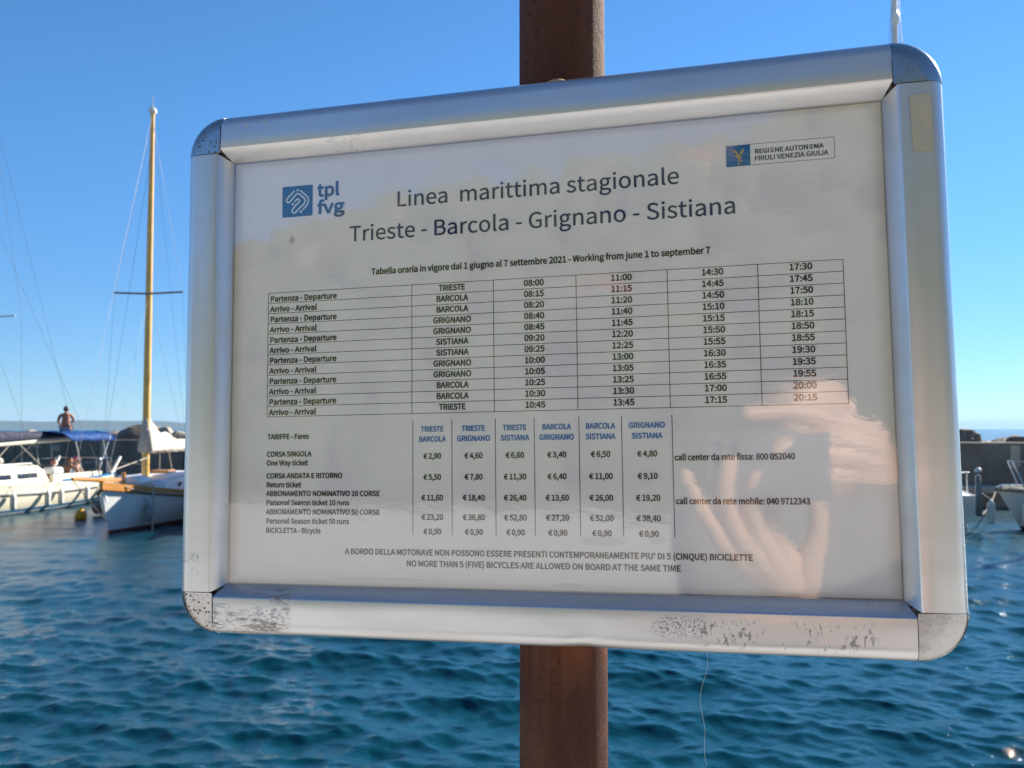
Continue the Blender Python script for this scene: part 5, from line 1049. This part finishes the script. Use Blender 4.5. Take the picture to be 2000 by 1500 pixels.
# ------------------------------------------------------------ people
M_SKIN = simple('sunned_skin', (0.34, 0.145, 0.085), 0.5, var=0.06)
M_SKINL = simple('light_skin', (0.50, 0.27, 0.18), 0.5, var=0.06)
M_HAIR = simple('dark_hair', (0.02, 0.014, 0.01), 0.6)
def head_mesh(c, h, look=0.0, tilt=0.0):
    """head with brow, nose, chin and ears; c = centre, h = height"""
    bm = bmesh.new(); bmesh.ops.create_uvsphere(bm, u_segments=28, v_segments=20, radius=0.5)
    for v in bm.verts:
        x, y, z = v.co * 2
        sx = 0.36 * (1 - 0.22 * max(0, -z)); sy = 0.44
        if y < 0: yy = y * (0.92 + 0.06 * math.cos(z * 2))     # face towards -y
        else: yy = y
        nx, ny, nz = x * sx, yy * sy, z * 0.5
        if y < -0.5:
            g = math.exp(-(x / 0.16) ** 2) * math.exp(-((z + 0.12) / 0.2) ** 2); ny -= 0.10 * g
            e = (math.exp(-((x - 0.33) / 0.15) ** 2) + math.exp(-((x + 0.33) / 0.15) ** 2)) * math.exp(-((z - 0.06) / 0.11) ** 2); ny += 0.045 * e
            mth = math.exp(-(x / 0.25) ** 2) * (math.exp(-((z + 0.44) / 0.05) ** 2) * 0.02 - math.exp(-((z + 0.36) / 0.05) ** 2) * 0.02 - math.exp(-((z + 0.52) / 0.06) ** 2) * 0.02); ny += mth
            ny -= 0.04 * math.exp(-(x / 0.2) ** 2) * math.exp(-((z + 0.75) / 0.15) ** 2)
        v.co = Vector((nx, ny, nz)) * h
    for s in (-1, 1):
        r = bmesh.ops.create_uvsphere(bm, u_segments=10, v_segments=8, radius=0.5)
        for v in r['verts']: v.co = Vector((v.co.x * 0.09 + s * 0.365, v.co.y * 0.2 + 0.03, v.co.z * 0.28)) * h
    Mx = Matrix.Translation(c) @ Matrix.Rotation(look, 4, 'Z') @ Matrix.Rotation(tilt, 4, 'X')
    bmesh.ops.transform(bm, matrix=Mx, verts=bm.verts)
    me = bpy.data.meshes.new('h'); bm.to_mesh(me); bm.free(); return me
def hair_mesh(c, h, look=0.0, full=0.0):
    bm = bmesh.new(); bmesh.ops.create_uvsphere(bm, u_segments=24, v_segments=18, radius=0.5)
    dele = [v for v in bm.verts if (v.co.y < -0.10 and v.co.z < 0.20) or v.co.z < -0.22 - full]
    bmesh.ops.delete(bm, geom=dele, context='VERTS')
    for v in bm.verts:
        k = 1 + 0.06 * mnoise.noise(v.co * 9); v.co = Vector((v.co.x * 0.80, v.co.y * 0.95 + 0.01, v.co.z * 1.08 + 0.012)) * h * k
    bmesh.ops.transform(bm, matrix=Matrix.Translation(c) @ Matrix.Rotation(look, 4, 'Z'), verts=bm.verts)
    return bm
def hand_meshes(wrist, palm_dir, up, side, s=1.0, curl=0.5, thumb=1):
    """fingers as own skinned chains rooted in the palm"""
    w_ = Vector(wrist); d = Vector(palm_dir).normalized(); u = Vector(up).normalized(); a = d.cross(u).normalized(); out = []
    pc = w_ + d * 0.085 * s
    out.append(skin_mesh([(w_, (0.024 * s, 0.018 * s)), (w_ + d * 0.03 * s, (0.030 * s, 0.016 * s)), (pc, (0.036 * s, 0.014 * s))], [(0, 1), (1, 2)], 2))
    for i, (off, ln) in enumerate(((-0.030, 0.070), (-0.010, 0.080), (0.011, 0.076), (0.031, 0.060))):
        base = w_ + d * 0.070 * s + a * off * s; p = [base]; dd = d.copy(); ang_ = 0
        for k, f in enumerate((0.35, 0.42, 0.32, 0.24)):
            ang_ += curl * (0.5 if k == 0 else 1.0)
            dd = (d * math.cos(ang_) - u * math.sin(ang_)).normalized(); p.append(p[-1] + dd * ln * f * s)
        out.append(skin_mesh([(q, r * s) for q, r in zip(p, (0.0095, 0.0098, 0.0088, 0.0080, 0.0066))], [(k, k + 1) for k in range(4)], 2))
    tb = w_ + d * 0.03 * s - a * 0.028 * s * thumb
    t1 = tb + (d * 0.5 - a * thumb * 0.8 - u * 0.25).normalized() * 0.036 * s; t2 = t1 + (d * 0.9 - a * thumb * 0.3 - u * 0.4).normalized() * 0.032 * s; t3 = t2 + (d - u * 0.6).normalized() * 0.022 * s
    out.append(skin_mesh([(tb, 0.014 * s), (t1, 0.0115 * s), (t2, 0.010 * s), (t3, 0.0075 * s)], [(0, 1), (1, 2), (2, 3)], 2))
    return out
def person(label, loc, rz, pose, skin, cloth, hair=M_HAIR, hat=None, head_h=0.235, hands=True, group=None):
    """pose: dict of joints in metres; cloth: list of (name, [joints chain lists], extra, material)"""
    P = {k: Vector(v) for k, v in pose.items()}
    root = thing('person', label, 'person', loc, rz, group)
    J = [('pelvis', .135), ('waist', .125), ('chest', .150), ('neckb', .085), ('neck', .055), ('head', .06),
         ('shl', .070), ('ell', .044), ('wrl', .027), ('shr', .070), ('elr', .044), ('wrr', .027),
         ('hipl', .098), ('knl', .062), ('anl', .040), ('tol', .032), ('hipr', .098), ('knr', .062), ('anr', .040), ('tor', .032)]
    ix = {n_: i for i, (n_, r) in enumerate(J)}
    E_ = [('pelvis', 'waist'), ('waist', 'chest'), ('chest', 'neckb'), ('neckb', 'neck'), ('neck', 'head'), ('neckb', 'shl'), ('shl', 'ell'), ('ell', 'wrl'), ('neckb', 'shr'), ('shr', 'elr'), ('elr', 'wrr'),
          ('pelvis', 'hipl'), ('hipl', 'knl'), ('knl', 'anl'), ('anl', 'tol'), ('pelvis', 'hipr'), ('hipr', 'knr'), ('knr', 'anr'), ('anr', 'tor')]
    body = skin_mesh([(P[n_], (r * 1.12, r * 0.82) if n_ in ('waist', 'chest', 'pelvis') else r) for n_, r in J], [(ix[a], ix[b]) for a, b in E_], 2)
    hc = P['head'] + Vector((0, 0, head_h * 0.28))
    ms = [body, head_mesh(hc, head_h, pose_look)]
    if hands:
        for sd in ('l', 'r'):
            d = P['wr' + sd] - P['el' + sd]; u = Vector((0, 0, 1)) if abs(d.normalized().z) < .85 else Vector((0, -1, 0))
            ms += hand_meshes(P['wr' + sd], d, (u - d.normalized() * u.dot(d.normalized())), 1, 1.0, 0.35, 1 if sd == 'l' else -1)
    o = mesh_obj('body', join_meshes('b', ms), skin, root, True)
    mesh_obj('hair', hair_mesh(hc, head_h, pose_look), hair, root, True)
    if hat: mesh_obj('sun_hat', lathe([(0.17, 0.02), (0.165, 0.03), (0.115, 0.045), (0.112, 0.10), (0.08, 0.135), (0.0, 0.145)], 22, axis_pt=tuple(hc)), hat, root, True)
    for nm, chains, m in cloth:
        cm = [skin_mesh([(P[j] if isinstance(j, str) else Vector(j), r) for j, r in ch[0]], ch[1], 2) for ch in chains]
        mesh_obj(nm, join_meshes('c', cm), m, root, True)
    return root
pose_look = 0.0
def sit(lean=0.1, turn=0.0, arms='down'):
    p = dict(pelvis=(0, 0, .12), waist=(0, .02, .30), chest=(0, .02 - lean * .3, .48), neckb=(0, .0 - lean * .5, .62), neck=(0, -lean * .55, .69), head=(0, -lean * .65, .76), shl=(.19, -lean * .45, .60), shr=(-.19, -lean * .45, .60),
             hipl=(.10, -.03, .10), hipr=(-.10, -.03, .10), knl=(.20, -.42, .22), knr=(-.18, -.44, .20), anl=(.14, -.62, -.14), anr=(-.12, -.64, -.16), tol=(.15, -.76, -.17), tor=(-.13, -.78, -.19),
             ell=(.27, -.18, .38), wrl=(.20, -.40, .30), elr=(-.27, -.16, .38), wrr=(-.16, -.38, .34))
    return p
M_SHORTS = simple('pale_blue_cloth', (0.30, 0.42, 0.48), 0.8)
SH = ('shorts', [([('waist', (.135, .12)), ('pelvis', (.165, .135)), ('hipl', .122), ('hipr', .122), ((.15, -.22, .16), .098), ((-.14, -.23, .15), .098)], [(0, 1), (1, 2), (1, 3), (2, 4), (3, 5)])], M_SHORTS)
# bare-backed man sitting on top of the boom cover, looking out to sea
pw = W2(b1, (1.55, 0.22, 0))
ps = person('bare backed person in pale blue shorts sitting on top of the yacht', (pw.x, pw.y, WATER + 2.42), R(205), sit(0.12), M_SKIN, [SH]); ps.scale = (0.9, 0.9, 0.9)
# people in the cockpit, heads showing
M_PINK = simple('pink_hat', (0.70, 0.22, 0.30), 0.8)
M_DK = simple('black_cloth', (0.02, 0.02, 0.025), 0.8)
TOP = ('top', [([('waist', (.15, .13)), ('chest', (.175, .14)), ('neckb', .10), ('shl', .085), ('shr', .085)], [(0, 1), (1, 2), (2, 3), (2, 4)])], M_DK)
for (x, y, rz, lb, sk, cl, ht) in ((2.55, 0.35, 60, 'person in a dark top sitting at the front of the yacht cockpit', M_SKIN, [TOP, SH], None), (1.75, 0.55, 20, 'person with tanned bare shoulders bending forward in the cockpit', M_SKIN, [SH], None), (0.95, 0.45, -70, 'person in a pink hat sitting at the stern of the cream yacht', M_SKINL, [SH], M_PINK)):
    pw = W2(b1, (x, y, 0)); person(lb, (pw.x, pw.y, WATER + 0.62), R(rz), sit(0.25), sk, cl, hat=ht, hands=False)
pw = W2(b2, (5.35, -1.3, 0)); person('tanned person crouching low behind the white cabin of the wooden sailboat', (-11.35, 27.6, WATER + 0.30), R(120), sit(0.3), M_SKIN, [SH], hands=False)
dg = thing('rubber_dinghy', 'small grey dinghy lying beyond the wooden sailboat', 'dinghy', (-11.35, 27.6, WATER), R(80))
mesh_obj('dinghy_tube', tube([(-1.1, 0.5, .22), (0.7, 0.5, .22), (1.2, 0.25, .27), (1.3, 0, .30), (1.2, -0.25, .27), (0.7, -0.5, .22), (-1.1, -0.5, .22)], 0.19, 14), simple('hypalon', (0.16, 0.16, 0.17), .6), dg, True)
mesh_obj('dinghy_floor', box((-1.05, -0.45, 0.05), (0.9, 0.45, 0.14), 0.01), M_FENDD, dg)
mesh_obj('dinghy_seat', box((-0.3, -0.5, 0.28), (0.0, 0.5, 0.33), 0.01), M_DECKW, dg)

# ------------------------------------------------------------ behind the viewer: seen only mirrored in the cover sheet
def mirror_pt(px, py, d):
    """world point whose mirror image in the cover sheet stands at picture (px, py), d metres from the eye"""
    th_ = R(2.83); c = Vector(((px - 1000) / 1780, (py - 750) / 1780, 1.0)); c = c / c.z
    v = Vector((c.x, c.y * math.sin(th_) + c.z * math.cos(th_), -c.y * math.cos(th_) + c.z * math.sin(th_)))
    p = Vector((0, 0, EYE)) + v * d
    o_ = sign_matrix().translation; n_ = -SN
    return p - 2 * (p - o_).dot(n_) * n_
M_TEE = simple('grey_tshirt', (0.22, 0.195, 0.185), 0.9, bump=0.5, bscale=14, bdist=0.02)
M_JEANS = simple('dark_trousers', (0.03, 0.035, 0.05), 0.9)
M_SKINP = simple('pale_skin', (0.74, 0.47, 0.33), 0.5, var=0.05)
PF = dict(head=mirror_pt(1565, 895, 1.57), neck=mirror_pt(1580, 965, 1.60), neckb=mirror_pt(1590, 1015, 1.62), wrr=mirror_pt(1880, 925, 1.13), elr=mirror_pt(2020, 1050, 1.36), wrl=mirror_pt(1560, 1320, 1.22), ell=mirror_pt(1450, 1330, 1.38))
Y0 = PF['neckb'].y; X0 = PF['neckb'].x; zn = PF['neckb'].z
pose = dict(PF); pose.update(chest=(X0, Y0 - .0, zn - .17), waist=(X0, Y0, zn - .36), pelvis=(X0, Y0, zn - .52), shl=(X0 - .19, Y0, zn - .04), shr=(X0 + .19, Y0, zn - .04), hipl=(X0 - .10, Y0, zn - .58), hipr=(X0 + .10, Y0, zn - .58),
     knl=(X0 - .12, Y0 + .03, zn - .98), knr=(X0 + .12, Y0 + .03, zn - .98), anl=(X0 - .13, Y0, 0.08), anr=(X0 + .13, Y0, 0.08), tol=(X0 - .14, Y0 + .17, 0.04), tor=(X0 + .14, Y0 + .17, 0.04))
pose_look = math.pi
photog = person('person in a grey t-shirt holding up a phone, seen mirrored in the notice board cover', (0, 0, 0), 0, pose, M_SKINP, [
    ('t_shirt', [([('pelvis', (.175, .13)), ('waist', (.165, .125)), ('chest', (.19, .14)), ('neckb', .118), ('shl', .098), ('shr', .098), ('ell', .062), ('elr', .062), ('neck', .066)], [(0, 1), (1, 2), (2, 3), (3, 4), (3, 5), (4, 6), (5, 7), (3, 8)])], M_TEE),
    ('trousers', [([('pelvis', (.165, .135)), ('hipl', .125), ('knl', .085), ('anl', .065), ('hipr', .125), ('knr', .085), ('anr', .065)], [(0, 1), (1, 2), (2, 3), (0, 4), (4, 5), (5, 6)])], M_JEANS)], hands=False)
fing = []
def chain(pts, rads, dist): return skin_mesh([(mirror_pt(a, b, d - 0.052), r) for (a, b, d), r in zip(pts, rads)], [(k, k + 1) for k in range(len(pts) - 1)], 2)
# right hand: wrist at the right, index finger reaching over the top of the phone, thumb below
fing += [chain([(1740, 872, 1.10), (1690, 850, 1.098), (1630, 828, 1.095), (1570, 812, 1.088), (1510, 806, 1.084), (1445, 806, 1.08)], [.020, .019, .0155, .0125, .0108, .0085], 0),
         chain([(1745, 890, 1.10), (1690, 876, 1.093), (1626, 862, 1.088), (1570, 860, 1.080), (1525, 870, 1.076), (1502, 890, 1.075)], [.020, .020, .0165, .0125, .0108, .0085], 0),
         chain([(1748, 910, 1.10), (1692, 902, 1.093), (1628, 895, 1.088), (1580, 895, 1.080), (1550, 906, 1.076), (1535, 924, 1.075)], [.020, .020, .0165, .012, .010, .008], 0),
         chain([(1750, 928, 1.10), (1700, 926, 1.095), (1642, 924, 1.09), (1605, 930, 1.082), (1583, 943, 1.078), (1570, 958, 1.077)], [.019, .019, .015, .0105, .009, .0072], 0),
         chain([(1950, 935, 1.22), (1840, 915, 1.14), (1750, 900, 1.10)], [.034, .029, .026], 0)]
# left hand from below with its fingers upright along the phone
fing += [chain([(1548, 1165, 1.14), (1470, 1105, 1.13), (1402, 1050, 1.12), (1370, 998, 1.11), (1349, 955, 1.105), (1335, 916, 1.10)], [.022, .019, .0145, .0112, .010, .0078], 0),
         chain([(1552, 1162, 1.14), (1490, 1100, 1.125), (1436, 1042, 1.115), (1412, 980, 1.10), (1417, 932, 1.09), (1428, 893, 1.088)], [.022, .020, .016, .012, .0105, .008], 0),
         chain([(1558, 1162, 1.14), (1512, 1098, 1.125), (1472, 1040, 1.115), (1462, 985, 1.10), (1468, 945, 1.09), (1476, 915, 1.088)], [.022, .020, .016, .012, .0105, .008], 0),
         chain([(1566, 1165, 1.14), (1540, 1105, 1.13), (1508, 1052, 1.12), (1505, 1004, 1.11), (1512, 970, 1.10), (1520, 945, 1.098)], [.022, .019, .0145, .0108, .0092, .0072], 0),
         chain([(1572, 1168, 1.14), (1580, 1110, 1.13), (1600, 1045, 1.12), (1598, 985, 1.11), (1585, 945, 1.105)], [.022, .019, .0145, .0122, .0092], 0),
         chain([(1560, 1160, 1.14), (1575, 1230, 1.18), (1560, 1330, 1.28)], [.027, .028, .034], 0)]
hm = mesh_obj('hands', join_meshes('hm', fing), M_SKINP, photog, True)
# the phone
phn = thing('phone', 'dark phone held sideways, mirrored in the notice board cover', 'phone', (0, 0, 0))
bm = bmesh.new(); bm_box(bm, (-0.045, -0.0240, EYE - 0.046), (0.095, -0.0155, EYE + 0.030), 0.0035)
mesh_obj('phone_body', bm, simple('phone_silver', (0.22, 0.22, 0.24), 0.4), phn, True, auto=40)
for dx_, dz_ in ((-0.012, 0.012), (-0.030, 0.014), (-0.030, -0.006)):
    mesh_obj('lens_ring', tube([(dx_, -0.0157, EYE + dz_), (dx_, -0.0140, EYE + dz_)], 0.0065, 20), M_GLASSD, phn, True, auto=40)

# hillside houses and trees, street trees: dim shapes in the mirror
def house(x, y, w_, d_, h_, rz, wallc, roofc, sizes=(3, 2)):
    z = slope_h(x, y) - 1.5
    b = thing('hillside_house', 'house on the wooded slope behind the viewer, faint in the mirrored view', 'house', (x, y, z), rz, 'houses on the slope behind the viewer')
    mesh_obj('wall', box((-w_ / 2, -d_ / 2, 0), (w_ / 2, d_ / 2, h_)), wallc, b)
    bm = bmesh.new(); vs = [bm.verts.new(p) for p in ((-w_ / 2 - .4, -d_ / 2 - .4, h_), (w_ / 2 + .4, -d_ / 2 - .4, h_), (w_ / 2 + .4, d_ / 2 + .4, h_), (-w_ / 2 - .4, d_ / 2 + .4, h_), (-w_ / 4, 0, h_ + 2.4), (w_ / 4, 0, h_ + 2.4))]
    for f in ((0, 1, 5, 4), (1, 2, 5), (2, 3, 4, 5), (3, 0, 4), (3, 2, 1, 0)): bm.faces.new([vs[i] for i in f])
    mesh_obj('roof', bm, roofc, b)
    for i in range(sizes[0]):
        for j in range(sizes[1]):
            cx_ = -w_ / 2 + (i + .5) * w_ / sizes[0]; cz = 1.6 + j * (h_ - 1) / sizes[1]
            mesh_obj('window', box((cx_ - .5, d_ / 2 - 0.02, cz), (cx_ + .5, d_ / 2 + 0.04, cz + 1.4)), M_GLASSD, b)
WCS = [simple('plaster_ochre', (0.50, 0.38, 0.25), .9), simple('plaster_white', (0.62, 0.58, 0.52), .9), simple('plaster_pink', (0.50, 0.36, 0.29), .9)]
RF = simple('clay_roof', (0.30, 0.11, 0.06), .9)
rr_ = random.Random(11)
for i in range(30):
    x = rr_.uniform(-250, 30); y = rr_.uniform(-215, -95)
    house(x, y, rr_.uniform(6, 12), 7, rr_.uniform(5, 8), rr_.uniform(-.3, .3), rr_.choice(WCS), RF)
tb = bmesh.new(); clump = bmesh.new(); bmesh.ops.create_icosphere(clump, subdivisions=2, radius=1.0)
for v in clump.verts: v.co *= 1 + 0.28 * mnoise.noise(v.co * 2.3)
cme = bpy.data.meshes.new('clump'); clump.to_mesh(cme); clump.free()
for i in range(2400):
    x = rr_.uniform(-470, 250); y = rr_.uniform(-300, -50); s = rr_.uniform(3.0, 6.5)
    n0 = len(tb.verts); tb.from_mesh(cme); tb.verts.ensure_lookup_table()
    M_ = Matrix.Translation((x, y, slope_h(x, y) + s * .45)) @ Matrix.Rotation(rr_.uniform(0, 6), 4, 'Z') @ Matrix.Diagonal((s, s, s * rr_.uniform(.7, 1.1), 1))
    for v in tb.verts[n0:]: v.co = M_ @ v.co
wo = mesh_obj('woodland', tb, m_stone('foliage_mass', (0.035, 0.06, 0.02), (0.09, 0.11, 0.04), 0.4, 0.9, 0.95, 0.6), None, True); wo['kind'] = 'stuff'
